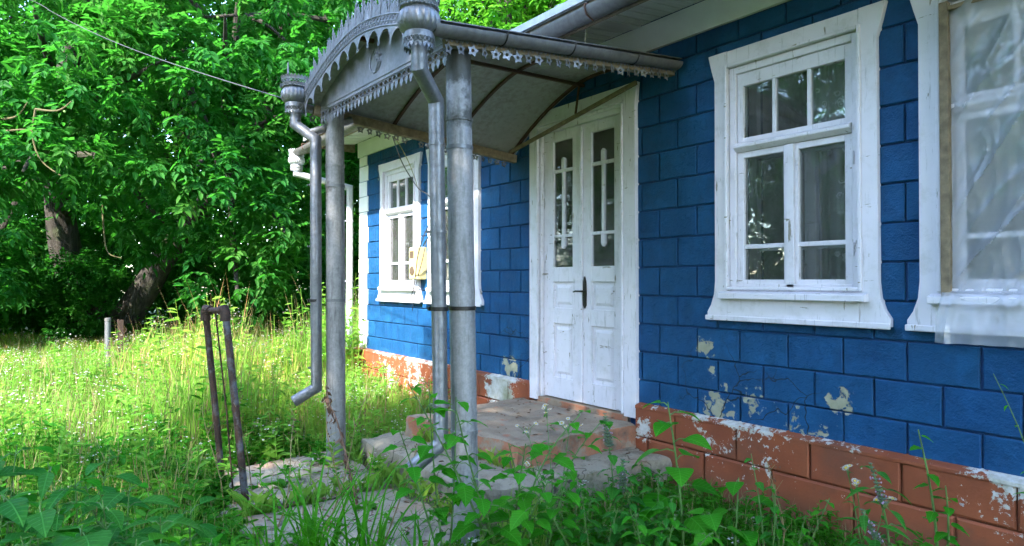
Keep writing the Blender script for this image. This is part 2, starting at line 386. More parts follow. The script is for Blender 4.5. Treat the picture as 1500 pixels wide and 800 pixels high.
# ------------------------------------------------------------------ mesh builder
class MB:
    def __init__(s): s.v = []; s.f = []
    def add(s, vs, fs):
        o = len(s.v); s.v += [tuple(p) for p in vs]; s.f += [tuple(i + o for i in f) for f in fs]; return s
    def box(s, x0, x1, y0, y1, z0, z1):
        v = [(x, y, z) for x in (x0, x1) for y in (y0, y1) for z in (z0, z1)]
        return s.add(v, [(0, 1, 3, 2), (4, 6, 7, 5), (0, 4, 5, 1), (2, 3, 7, 6), (0, 2, 6, 4), (1, 5, 7, 3)])
    def prism(s, poly, y0, y1):            # poly in x,z seen from -y, extruded along y
        n = len(poly)
        v = [(x, y0, z) for x, z in poly] + [(x, y1, z) for x, z in poly]
        f = [tuple(range(n)), tuple(range(2 * n - 1, n - 1, -1))] + [(i, i + n, (i + 1) % n + n, (i + 1) % n) for i in range(n)]
        return s.add(v, f)
    def plate(s, poly, org, ux, uz, th):    # outline in local axes ux,uz, thickness along normal
        org = Vector(org); ux = Vector(ux); uz = Vector(uz); nn = ux.cross(uz).normalized() * th
        n = len(poly); a = [org + ux * p + uz * q for p, q in poly]
        v = [p - nn * .5 for p in a] + [p + nn * .5 for p in a]
        return s.add(v, [tuple(range(n - 1, -1, -1)), tuple(range(n, 2 * n))] + [(i, (i + 1) % n, (i + 1) % n + n, i + n) for i in range(n)])
    def bar(s, a, b, w, h=None, up=(0, 0, 1)):
        a = Vector(a); b = Vector(b); d = (b - a).normalized(); h = h or w
        sx = d.cross(Vector(up))
        if sx.length < 1e-4: sx = d.cross(Vector((1, 0, 0)))
        sx.normalize(); sz = sx.cross(d)
        v = [p + sx * (i * w / 2) + sz * (j * h / 2) for p in (a, b) for i, j in ((-1, -1), (1, -1), (1, 1), (-1, 1))]
        return s.add(v, [(0, 1, 2, 3), (7, 6, 5, 4), (0, 4, 5, 1), (1, 5, 6, 2), (2, 6, 7, 3), (3, 7, 4, 0)])
    def tube(s, pts, rad, n=10, caps=True):
        pts = [Vector(p) for p in pts]
        if not isinstance(rad, (list, tuple)): rad = [rad] * len(pts)
        vs = []; prev = None
        for i, p in enumerate(pts):
            if i == 0: d = pts[1] - p
            elif i == len(pts) - 1: d = p - pts[i - 1]
            else: d = (pts[i + 1] - p).normalized() + (p - pts[i - 1]).normalized()
            d.normalize()
            if prev is None:
                sx = d.cross(Vector((0, 0, 1)))
                if sx.length < .05: sx = d.cross(Vector((0, 1, 0)))
            else: sx = prev - d * prev.dot(d)
            sx.normalize(); prev = sx; sy = d.cross(sx)
            k = 1.0
            if 0 < i < len(pts) - 1:
                c = (pts[i + 1] - p).normalized().dot((p - pts[i - 1]).normalized()); k = 1 / max(.5, math.sqrt((1 + c) / 2))
            for j in range(n):
                a = 2 * PI * j / n
                vs.append(p + (sx * math.cos(a) + sy * math.sin(a)) * rad[i] * (1 + (k - 1) * .5))
        fs = []
        for i in range(len(pts) - 1):
            for j in range(n):
                q = (j + 1) % n; fs.append((i * n + j, (i + 1) * n + j, (i + 1) * n + q, i * n + q))
        if caps: fs += [tuple(range(n)), tuple(range(len(vs) - 1, len(vs) - n - 1, -1))]
        return s.add(vs, fs)
    def pipe(s, pts, r, t=.003, n=16):      # open-ended pipe with wall thickness
        a = MB().tube(pts, r, n, False); b = MB().tube(pts, r - t, n, False)
        o = len(s.v); m = len(a.v)
        s.add(a.v, a.f); s.add(b.v, [tuple(reversed(f)) for f in b.f])
        e = m - n
        for j in range(n):
            q = (j + 1) % n
            s.f.append((o + j, o + q, o + m + q, o + m + j)); s.f.append((o + e + j, o + m + e + j, o + m + e + q, o + e + q))
        return s
    def lathe(s, prof, c, n=32, flute=0, amp=0.0, fr=None, closed=False):
        c = Vector(c); vs = []
        for i, (r, z) in enumerate(prof):
            for j in range(n):
                a = 2 * PI * j / n; rr = r
                if flute and (fr is None or fr[0] <= i <= fr[1]): rr = r * (1 + amp * (abs(math.cos(a * flute / 2)) - .5))
                vs.append(c + Vector((math.cos(a) * rr, math.sin(a) * rr, z)))
        fs = [(i * n + j, i * n + (j + 1) % n, (i + 1) * n + (j + 1) % n, (i + 1) * n + j) for i in range(len(prof) - 1) for j in range(n)]
        return s.add(vs, fs)
    def mesh(s, name, smooth=False):
        me = bpy.data.meshes.new(name); me.from_pydata([tuple(p) for p in s.v], [], s.f)
        if smooth: me.polygons.foreach_set('use_smooth', [True] * len(me.polygons))
        me.update(); return me
    def build(s, name, mat, parent=None, smooth=False, bevel=0, wn=False):
        o = bpy.data.objects.new(name, s.mesh(name, smooth)); COL.objects.link(o)
        o.data.materials.append(M[mat] if isinstance(mat, str) else mat)
        if parent is not None: o.parent = parent
        if bevel:
            b = o.modifiers.new('bevel', 'BEVEL'); b.width = bevel; b.segments = 2; b.limit_method = 'ANGLE'; b.angle_limit = R(40)
        if smooth and not wn:
            try:
                o.data.set_sharp_from_angle(angle=R(38))
            except Exception: pass
        return o
def tag(o, label=None, cat=None, group=None, kind=None):
    for k, v in (('label', label), ('category', cat), ('group', group), ('kind', kind)):
        if v: o[k] = v
    return o
def empty(name, loc=(0, 0, 0)):
    o = bpy.data.objects.new(name, None); o.location = loc; o.empty_display_size = .1; COL.objects.link(o); return o
def piece(name, me, parent, mw=None, mat=None):
    o = bpy.data.objects.new(name, me); COL.objects.link(o); o.parent = parent
    if mw is not None: o.matrix_local = mw
    return o
def raw(name, V, Fq, mat, parent=None, smooth=False):
    V = np.asarray(V, dtype=np.float32); Fq = np.asarray(Fq, dtype=np.int32)
    me = bpy.data.meshes.new(name)
    me.vertices.add(len(V)); me.vertices.foreach_set('co', V.ravel())
    k = Fq.shape[1]
    me.loops.add(Fq.size); me.loops.foreach_set('vertex_index', Fq.ravel())
    me.polygons.add(len(Fq)); me.polygons.foreach_set('loop_start', np.arange(0, Fq.size, k, dtype=np.int32))
    me.polygons.foreach_set('loop_total', np.full(len(Fq), k, dtype=np.int32))
    if smooth: me.polygons.foreach_set('use_smooth', np.ones(len(Fq), dtype=bool))
    me.update(calc_edges=True)
    me.materials.append(M[mat] if isinstance(mat, str) else mat)
    o = bpy.data.objects.new(name, me); COL.objects.link(o)
    if parent is not None: o.parent = parent
    return o

# ================================================================== GROUND
gx = np.linspace(-90, 60, 76); gy = np.linspace(-60, 80, 71)
rg = np.random.default_rng(3)
def gz(x, y):
    return 0.03 * np.sin(x * .7 + 1) * np.cos(y * .9) * np.clip((np.abs(x + 3) + np.abs(y + 1) - 6) / 4, 0, 1) - .02
X, Y = np.meshgrid(gx, gy); Z = gz(X, Y)
V = np.stack([X.ravel(), Y.ravel(), Z.ravel()], 1)
nx, ny = len(gx), len(gy)
ii = np.arange(nx * ny).reshape(ny, nx)
Fq = np.stack([ii[:-1, :-1].ravel(), ii[:-1, 1:].ravel(), ii[1:, 1:].ravel(), ii[1:, :-1].ravel()], 1)
tag(raw('ground', V, Fq, 'ground', smooth=True), 'rough soil and turf of the overgrown yard', None, None, 'structure')

# ================================================================== HOUSE
house = tag(empty('house', (0, 0, 0)), 'blue painted block house with white trim and brick red plinth', 'house')
XL, XR, DEP = -8.62, 2.4, 5.2
WIN = [-7.36, -6.085, -2.1625, -.905]
DO = (-4.62, -3.50)
ops = [(c - .44, c + .44, 1.37, 2.90) for c in WIN] + [(DO[0], DO[1], .25, 2.86)]
ops.sort()
wb = MB(); cur = XL
for a, b, z0, z1 in ops:
    wb.box(cur, a, .004, .40, -.3, 3.6); wb.box(a, b, .004, .40, -.3, z0); wb.box(a, b, .004, .40, z1, 3.6); cur = b
wb.box(cur, XR, .004, .40, -.3, 3.6)
wall = wb.build('wall', 'joint', house)
MB().box(XL, XL + .3, .40, DEP, -.3, 3.6).box(XR - .3, XR, .40, DEP, -.3, 3.6).box(XL, XR, DEP, DEP + .3, -.3, 3.6) \
    .prism([(XL + .02, 3.6), (XR - .02, 3.6), (XR - .02, 3.62), (XL + .02, 3.62)], .4, DEP).build('back_wall', 'backwall', house)
for xx in (XL, XR - .3):
    g = MB(); n = [(xx, .0, 3.6), (xx, DEP + .3, 3.6), (xx, 2.75, 5.0)]; n2 = [(xx + .3, p[1], p[2]) for p in n]
    g.add(n + n2, [(0, 1, 2), (5, 4, 3), (0, 3, 4, 1), (1, 4, 5, 2), (2, 5, 3, 0)]); g.build('gable', 'backwall', house)
MB().box(XL + .3, XR - .3, .41, DEP, .28, .34).build('inner_floor', 'floorin', house)
MB().box(XL + .3, XR - .3, 3.2, 3.3, .34, 3.6).box(-5.0, -4.9, .41, 3.2, .34, 3.6).box(-3.2, -3.1, .41, 3.2, .34, 3.6).build('inner_wall', 'interior', house)

# wall blocks, course by course
CZ = [.505, .697] + [.697 + .2143 * k for k in range(1, 12)] + [3.19]
BW = .338
rb = random.Random(5)
def block(x0, x1, z0, z1, y0=-.012, yb=.014, g=.005, parent=wall, mat='blue', name='block', b=.006):
    j = lambda s: rb.uniform(-s, s)
    y0 += j(.002)
    a0, a1, c0, c1 = x0 + g + j(.002), x1 - g + j(.002), z0 + g + j(.0015), z1 - g + j(.0015)
    v = [(a0, yb, c0), (a1, yb, c0), (a1, yb, c1), (a0, yb, c1), (a0, y0 + b, c0), (a1, y0 + b, c0), (a1, y0 + b, c1), (a0, y0 + b, c1),
         (a0 + b, y0, c0 + b), (a1 - b, y0, c0 + b), (a1 - b, y0, c1 - b), (a0 + b, y0, c1 - b)]
    f = [(8, 9, 10, 11)]
    for k in (0, 4):
        for i in range(4): f.append((k + i, k + (i + 1) % 4, k + 4 + (i + 1) % 4, k + 4 + i))
    return MB().add(v, f).build(name, mat, parent)
def subtract(iv, cuts):
    out = [iv]
    for a, b in cuts:
        nn = []
        for p, q in out:
            if b <= p or a >= q: nn.append((p, q))
            else:
                if a - p > .03: nn.append((p, a))
                if q - b > .03: nn.append((b, q))
        out = nn
    return out
nb = 0
for k in range(len(CZ) - 1):
    z0, z1 = CZ[k], CZ[k + 1]; zm = (z0 + z1) / 2
    cuts = []
    if 1.34 < zm < 2.84: cuts += [(c - .455, c + .455) for c in WIN]
    if zm < 2.84: cuts.append((-4.645, -3.475))
    qx = XL + (.30 if k % 2 else .26)
    block(XL, qx, z0, z1, mat='frieze', name='quoin_block', y0=-.016)
    ph = -3.2 if k % 2 == 0 else -3.2 + BW / 2
    x = ph - math.ceil((ph - qx) / BW) * BW
    while x < XR:
        p, q = max(x, qx), min(x + BW, XR)
        if q - p > .04:
            for a, b in subtract((p, q), cuts): block(a, b, z0, z1); nb += 1
        elif q > p: block(p, q, z0, z1, b=.003, g=.002)
        x += BW
# plinth
pl = MB()
for a, b in ((XL - .05, -4.70), (-3.40, XR)): pl.box(a, b, -.05, .003, -.3, .494)
plinth = pl.build('plinth', 'pjoint', house)
PW = .5
for k, (z0, z1) in enumerate(((-.02, .275), (.275, .51))):
    for a0, b0 in ((XL - .055, -4.70), (-3.40, XR)):
        ph = -2.52 + (.25 if k == 0 else 0); x = ph - math.ceil((ph - a0) / PW) * PW
        while x < b0:
            p, q = max(x, a0), min(x + PW, b0)
            if q - p > .05: block(p, q, z0, z1, y0=-.068, yb=-.04, g=.004, parent=plinth, mat='plinth', b=.010)
            x += PW
    # sloped cap is the top bevel of the upper course
for a0, b0 in ((XL - .055, -4.71), (-3.39, XR)):
    x = a0
    while x < b0 - .02:
        q = min(x + PW, b0); h = rb.uniform(-.003, .003)
        v = [(x, -.072, .508 + h), (q, -.072, .508 - h), (q, .0, .528), (x, .0, .528), (x, -.072, .485), (q, -.072, .485), (q, .0, .485), (x, .0, .485)]
        MB().add(v, [(0, 1, 2, 3), (4, 7, 6, 5), (0, 4, 5, 1), (1, 5, 6, 2), (2, 6, 7, 3), (3, 7, 4, 0)]).build('cap_stone', 'plinth', plinth, bevel=.004)
        x = q
# frieze board
MB().box(XL - .02, XR, -.03, .004, 3.192, 3.40).build('frieze', 'frieze', house, bevel=.004)

# ---- window
def ring(mb, x0, x1, z0, z1, w, y0, y1, wb=None, wt=None):
    wb = wb or w; wt = wt or w
    mb.box(x0, x0 + w, y0, y1, z0, z1); mb.box(x1 - w, x1, y0, y1, z0, z1)
    mb.box(x0 + w, x1 - w, y0, y1, z0, z0 + wb); mb.box(x0 + w, x1 - w, y0, y1, z1 - wt, z1)
    return mb
def make_window():
    w = ring(MB(), -.425, .425, 1.385, 2.872, .048, -.022, .12).build('window', 'white', house, bevel=.004)
    for s in (-1, 1):
        pts = [(-.588, 1.2), (-.588, 1.245), (-.56, 1.29), (-.536, 1.36), (-.527, 1.45), (-.525, 2.80), (-.548, 2.88), (-.575, 2.988), (-.427, 2.988), (-.427, 1.2)]
        pts = [(s * a, b) for a, b in pts]
        if s > 0: pts.reverse()
        MB().prism(pts[::-1] if s < 0 else pts[::-1], -.046, .0).build('casing_board', 'white', w, bevel=.004)
    MB().box(-.4255, .4255, -.044, .0, 2.874, 2.986).build('head_board', 'white', w, bevel=.004)
    MB().box(-.4255, .4255, -.05, .0, 1.202, 1.345).build('apron_board', 'white', w, bevel=.004)
    MB().box(-.592, .592, -.068, -.048, 1.188, 1.222).build('drip_moulding', 'white', w, bevel=.006)
    sl = MB(); p = [(-.10, 1.335), (-.10, 1.372), (-.02, 1.392), (.0, 1.392), (.0, 1.335)]
    v = [(-.475, y, z) for y, z in p] + [(.475, y, z) for y, z in p]
    sl.add(v, [(0, 1, 2, 3, 4), (9, 8, 7, 6, 5)] + [(i, i + 5, (i + 1) % 5 + 5, (i + 1) % 5) for i in range(5)]); sl.build('sill', 'white', w, bevel=.004)
    mo = ring(MB(), -.442, .442, 1.394, 2.893, .02, -.062, -.044); mo.build('moulding', 'white', w, bevel=.005)
    tr = MB(); p = [(-.055, 2.325), (-.055, 2.343), (-.02, 2.362), (.09, 2.362), (.09, 2.302), (-.02, 2.302)]
    v = [(-.377, y, z) for y, z in p] + [(.377, y, z) for y, z in p]
    tr.add(v, [tuple(range(6)), tuple(range(11, 5, -1))] + [(i, i + 6, (i + 1) % 6 + 6, (i + 1) % 6) for i in range(6)]); tr.build('transom', 'white', w, bevel=.003)
    up = ring(MB(), -.374, .374, 2.364, 2.822, .042, -.004, .04, .03, .085)
    for u in (-.115, .115): up.box(u - .012, u + .012, .0, .036, 2.394, 2.737)
    up.build('sash', 'white', w, bevel=.003)
    for a, b in ((-.332, -.127), (-.103, .103), (.127, .332)): MB().box(a, b, .018, .021, 2.394, 2.737).build('pane', 'glass', w)
    for s0, s1 in ((-.374, -.004), (.004, .374)):
        sh = ring(MB(), s0, s1, 1.40, 2.300, .044, -.006, .04, .06, .04)
        sh.box(s0 + .044, s1 - .044, .0, .036, 1.662, 1.690); sh.build('sash', 'white', w, bevel=.003)
        for z0, z1 in ((1.46, 1.662), (1.690, 2.26)): MB().box(s0 + .044, s1 - .044, .018, .021, z0, z1).build('pane', 'glass', w)
    MB().box(-.026, .026, -.022, -.008, 1.402, 2.298).build('meeting_strip', 'white', w, bevel=.003)
    inn = ring(MB(), -.435, .435, 1.385, 2.88, .06, .22, .27); inn.box(-.375, .375, .22, .27, 2.28, 2.36).box(-.035, .035, .215, .265, 1.445, 2.28)
    inn.box(-.375, -.036, .225, .26, 1.655, 1.69).box(.036, .375, .225, .26, 1.655, 1.69)
    inn.build('inner_frame', 'white', w, bevel=.003)
    for s in (-1, 1):
        for z in (1.60, 2.12): MB().tube([(s * .385, -.026, z), (s * .385, -.026, z + .07)], .007, 8).build('hinge', 'white', w, True)
    return w
def copy_tree(o, parent=None):
    c = o.copy(); COL.objects.link(c); c.parent = parent if parent is not None else o.parent
    for ch in list(o.children): copy_tree(ch, c)
    return c
win0 = make_window()
for i, c in enumerate(WIN):
    w = win0 if i == 0 else copy_tree(win0)
    w.location.x = c
    if i == 3: w['label'] = 'window with cracked white casing behind stretched plastic film'
# fix: copies made after the first move share its children placement (children are local)

# ---- double door
dr = MB(); a, b = DO
dr.box(-4.625, -4.572, -.02, .14, .33, 2.86).box(-3.553, -3.50, -.02, .14, .33, 2.86).box(-4.572, -3.553, -.02, .14, 2.792, 2.86)
door = dr.build('door', 'white', house, bevel=.004)
for pts in ([(-4.705, .375), (-4.705, 2.80), (-4.73, 2.985), (-4.60, 2.985), (-4.60, .375)], [(-3.525, .40), (-3.525, 2.985), (-3.385, 2.985), (-3.405, 2.80), (-3.40, .40)]):
    MB().prism(pts[::-1], -.05, .0).build('casing_board', 'white', door, bevel=.004)
MB().box(-4.599, -3.526, -.048, .0, 2.862, 2.984).build('head_board', 'white', door, bevel=.004)
for k, (e, z) in enumerate(((.016, 2.842), (.0, 2.868))):
    MB().box(-4.60, -3.525, -.058 + e, -.02 + e, z - .012, z + .012).build('moulding', 'white', door, bevel=.004)
MB().box(-3.545, -3.527, -.064, -.046, .42, 2.84).build('moulding', 'white', door, bevel=.005)
MB().box(-4.598, -4.58, -.064, -.046, .42, 2.84).build('moulding', 'white', door, bevel=.005)
def leaf_door(x0, x1, px0, px1):
    y0, y1 = .012, .055
    l = MB().box(x0, px0, y0, y1, .415, 2.788).box(px1, x1, y0, y1, .415, 2.788)
    for z0, z1 in ((.415, .595), (1.075, 1.213), (1.445, 1.575), (2.70, 2.788)): l.box(px0, px1, y0, y1, z0, z1)
    lf = l.build('door_leaf', 'white', door, bevel=.003)
    for z0, z1 in ((.595, 1.075), (1.213, 1.445)):
        MB().box(px0, px1, y0 + .022, y1 - .005, z0, z1).build('recessed_panel', 'white', door)
        v = []; e = .055
        for (i, yy) in ((.030, y0 + .022), (e, y0 + .010)):
            v += [(px0 + i, yy, z0 + i), (px1 - i, yy, z0 + i), (px1 - i, yy, z1 - i), (px0 + i, yy, z1 - i)]
        MB().add(v, [(4, 5, 6, 7)] + [(i, (i + 1) % 4, (i + 1) % 4 + 4, i + 4) for i in range(4)]).build('raised_panel', 'white', door)
    pm = (px0 + px1) / 2
    mu = MB().box(px0, px1, y0 + .006, y1 - .008, 2.418, 2.446).box(px0, px1, y0 + .006, y1 - .008, 1.838, 1.864)
    mu.box(pm - .013, pm + .013, y0 + .002, y1 - .012, 1.864, 2.418)
    mu.prism([(pm - .021, 2.446), (pm + .021, 2.446), (pm + .021, 2.53), (pm, 2.55), (pm - .021, 2.53)], y0 + .002, y1 - .012)
    mu.prism([(pm - .021, 1.838), (pm - .021, 1.76), (pm, 1.735), (pm + .021, 1.76), (pm + .021, 1.838)], y0 + .002, y1 - .012)
    mu.build('muntin', 'white', door, bevel=.003)
    for q in ((px0, px1, 2.446, 2.70), (px0, pm - .013, 1.864, 2.418), (pm + .013, px1, 1.864, 2.418), (px0, px1, 1.575, 1.838)):
        MB().box(q[0], q[1], .034, .037, q[2], q[3]).build('pane', 'glass', door)
leaf_door(-4.568, -4.067, -4.438, -4.180)
leaf_door(-4.061, -3.557, -3.948, -3.682)
MB().box(-4.082, -4.046, -.006, .011, .42, 2.78).build('cover_strip', 'white', door, bevel=.006)
hd = MB(); hx, hz = -4.020, 1.345
hd.prism([(hx - .016, hz - .10), (hx, hz - .125), (hx + .016, hz - .10), (hx + .019, hz), (hx + .014, hz + .10), (hx, hz + .145), (hx - .014, hz + .10), (hx - .019, hz)][::-1], -.002, .013)
hd.tube([(hx, .01, hz + .02), (hx, -.05, hz + .02), (hx - .05, -.056, hz + .02), (hx - .085, -.05, hz + .014)], [.007, .007, .008, .006], 10)
hd.tube([(hx + .0, -.05, hz + .02), (hx + .028, -.05, hz + .02)], .009, 10)
hd.tube([(hx, -.004, hz - .055), (hx, .0, hz - .056)], .010, 10)
hd.build('door_handle', 'dark', door, True)
for x, zz in ((-3.556, (.70, 1.62, 2.30)), (-4.57, (.75, 2.40))):
    for z in zz: MB().tube([(x, -.006, z - .05), (x, -.006, z + .05)], .008, 8).build('hinge', 'ribs' if z < 1 and x > -4 else 'white', door, True)
MB().box(-4.62, -3.50, -.03, .2, .30, .405).build('threshold', 'redslab', door, bevel=.01)

# ---- roof
EY, EZ = -.74, 3.355
SL = math.tan(R(27)); RY = DEP / 2 + .15; RZ = EZ + (RY - EY) * SL
XG0, XG1 = XL - .16, XR + .3
rf = MB(); th = .05
for s, ye in ((1, EY), (-1, 2 * RY - EY)):
    v = [(XG0, ye, EZ), (XG1, ye, EZ), (XG1, RY, RZ), (XG0, RY, RZ)]; v2 = [(p[0], p[1], p[2] + th) for p in v]
    rf.add(v + v2, [(0, 1, 2, 3), (7, 6, 5, 4), (0, 4, 5, 1), (1, 5, 6, 2), (2, 6, 7, 3), (3, 7, 4, 0)])
roof = rf.build('roof', 'roofm', house)
x = XG0 + .3
while x < XG1:
    MB().bar((x, EY - .005, EZ + th + .012), (x, RY, RZ + th + .012), .02, .03).build('standing_seam', 'roofm', roof); x += .62
MB().bar((XG0, EY - .012, EZ + .035), (XG1, EY - .012, EZ + .035), .012, .055).build('roof_edge_flashing', 'palepipe', roof)
MB().box(XG0, XG1, EY + .02, EY + .05, 3.20, EZ + .012).build('fascia_board', 'oldwood', roof)
MB().box(XG0, XG0 + .03, EY + .05, -.02, 3.29, 3.44).build('fascia_board', 'oldwood', roof)
x = XG0 + .032
sbm = MB(); bw_ = .0865; ya, yb_, za, zb = EY + .052, -.031, 3.325, 3.398
sbm.add([(0, ya, za), (bw_, ya, za), (bw_, yb_, zb), (0, yb_, zb), (0, ya, za + .02), (bw_, ya, za + .02), (bw_, yb_, zb + .02), (0, yb_, zb + .02)], [(3, 2, 1, 0), (4, 5, 6, 7), (0, 1, 5, 4), (1, 2, 6, 5), (2, 3, 7, 6), (3, 0, 4, 7)])
sb = [sbm.mesh('soffit_board')]
sb[0].materials.append(M['soffit'])
while x < XR:
    o = piece('soffit_board', sb[0], roof, Matrix.Translation((x, 0, rb.uniform(0, .008)))); x += .0965
def half_gutter(p0, p1, r, n=14, t=.004, a0=0, a1=PI):
    p0 = Vector(p0); p1 = Vector(p1); d = (p1 - p0).normalized(); sx = d.cross(Vector((0, 0, 1))).normalized(); m = MB(); vs = []
    for p in (p0, p1):
        for rr in (r, r - t):
            for i in range(n + 1):
                a = a0 + (a1 - a0) * i / n; vs.append(p + sx * math.cos(a) * rr - Vector((0, 0, 1)) * math.sin(a) * rr)
    k = n + 1; fs = []
    for i in range(n):
        fs.append((i, i + 1, 2 * k + i + 1, 2 * k + i)); fs.append((k + i + 1, k + i, 3 * k + i, 3 * k + i + 1))
        fs.append((i, k + i, k + i + 1, i + 1)); fs.append((2 * k + i, 2 * k + i + 1, 3 * k + i + 1, 3 * k + i))
    fs += [(0, 2 * k, 3 * k, k), (n, k + n, 3 * k + n, 2 * k + n)]
    m.add(vs, fs)
    for p in (p0, p1):                       # end caps
        c = [p + sx * math.cos(PI * i / n) * (r - t / 2) - Vector((0, 0, 1)) * math.sin(PI * i / n) * (r - t / 2) for i in range(n + 1)]
        m.add(c, [tuple(range(n + 1))])
    return m
gut = half_gutter((XG0 - .12, EY - .062, 3.235), (XG1, EY - .062, 3.265), .074).build('gutter', 'gutter', roof, True)
x = XG0 + .3
while x < XG1:
    MB().tube([(x, EY + .02, 3.29), (x, EY - .06, 3.27), (x, EY - .138, 3.262), (x, EY - .142, 3.24), (x, EY - .125, 3.195), (x, EY - .062, 3.168)], .006, 6).build('gutter_bracket', 'ribs', gut, True); x += .9

# ---- rain hopper and downpipe makers
def hopper(parent, c, s=1.0, mat='zinc', finial=None, crown=True):
    x, y, z = c
    prof = [(.056, .02), (.070, .045), (.072, .066), (.074, .075), (.092, .088), (.104, .115), (.106, .14), (.100, .165), (.088, .183), (.086, .19), (.094, .196), (.095, .204), (.086, .206)]
    b = MB().lathe([(r * s, q * s) for r, q in prof], (x, y, z), 72, 24, .10, (4, 8)).build('rain_hopper', mat, parent, True)
    # pierced lower collar
    lo = MB(); n = 22
    for k in range(n):
        a0 = 2 * PI * k / n; a1 = 2 * PI * (k + 1) / n; am = (a0 + a1) / 2
        P = lambda a, q, r=.078: Vector((x + math.cos(a) * r * s, y + math.sin(a) * r * s, z + q * s))
        lo.bar(P(a0, .012), P(a1, .042), .005 * s, .003); lo.bar(P(a1, .012), P(a0, .042), .005 * s, .003)
        lo.bar(P(a0, .044), P(a1, .044), .003, .007 * s); lo.bar(P(a0, .010), P(a1, .010), .003, .006 * s)
        lo.add([P(a0, .008), P(a1, .008), P(am, -.016, .081)], [(0, 1, 2)])
    lo.build('pierced_collar', mat, b)
    MB().lathe([(r * s, q * s) for r, q in ((.071, .046), (.079, .046), (.077, .072), (.071, .074))], (x, y, z), 32).build('collar_band', mat, b, True)
    if crown:
        cr = MB(); n = 26
        for k in range(n):
            a0 = 2 * PI * k / n; a1 = 2 * PI * (k + 1) / n; am = (a0 + a1) / 2
            P = lambda a, q, r=.095: Vector((x + math.cos(a) * r * s, y + math.sin(a) * r * s, z + q * s))
            cr.add([P(a0, .205, .092), P(a1, .205, .092), P(a1, .226, .098), P(a0, .226, .098)], [(0, 1, 2, 3)])
            cr.bar(P(a0, .228, .099), P(a1, .25, .104), .005 * s, .003); cr.bar(P(a1, .228, .099), P(a0, .25, .104), .005 * s, .003)
            cr.bar(P(a0, .252, .105), P(a1, .252, .105), .003, .006 * s)
            cr.add([P(a0, .254, .105), P(a1, .254, .105), P(a1, .268, .109), P(am, .285, .112), P(a0, .268, .109)], [(0, 1, 2, 3, 4)])
        cr.build('crown_ring', mat, b)
        be = MB()
        for k in range(30):
            a = 2 * PI * k / 30
            be.lathe([(.0005, -.008 * s), (.007 * s, -.004 * s), (.008 * s, 0), (.007 * s, .004 * s), (.0005, .008 * s)], (x + math.cos(a) * .096 * s, y + math.sin(a) * .096 * s, z + .2 * s), 6)
        be.build('bead_ring', mat, b, True)
    if finial is not None:
        f = MB(); n = 8
        pl = [(-.075, .20), (.075, .20), (.07, .235), (.03, .25), (.012, .27), (.022, .30), (.008, .33), (.004, .42), (-.004, .42), (-.008, .33), (-.022, .30), (-.012, .27), (-.03, .25), (-.07, .235)]
        f.plate([(p * s, q * s) for p, q in pl], (x + finial[0], y + finial[1], z), (finial[1], -finial[0], 0) if False else Vector((-finial[1], finial[0], 0)).normalized(), (0, 0, 1), .004)
        f.build('leaf_finial', mat, b)
    return b
def clamp_band(parent, c, r, mat='gutter', w=.02, lug=(0, -1)):
    m = MB().lathe([(r, -w / 2), (r + .004, -w / 2), (r + .004, w / 2), (r, w / 2)], c, 24)
    l = Vector((lug[0], lug[1], 0)); p = Vector(c) + l * (r + .012)
    m.bar(p - Vector((0, 0, w / 2)), p + Vector((0, 0, w / 2)), .018, .018, (1, 0, 0))
    return m.build('clamp', mat, parent, True)

# house downpipe at the far corner
hx0, hy0 = -8.92, -.80
hp = MB().pipe([(hx0, hy0, 3.04), (hx0, hy0, 2.93), (-8.71, -.115, 2.77), (-8.71, -.115, .62), (-8.71, -.13, .56), (-8.71, -.30, .44)], .05).build('downpipe', 'palepipe', house, True)
hopper(house, (hx0, hy0, 2.98), 1.0, 'palepipe')
for z in (2.3, 1.45, .75): clamp_band(hp, (-8.71, -.115, z), .051, 'palepipe')

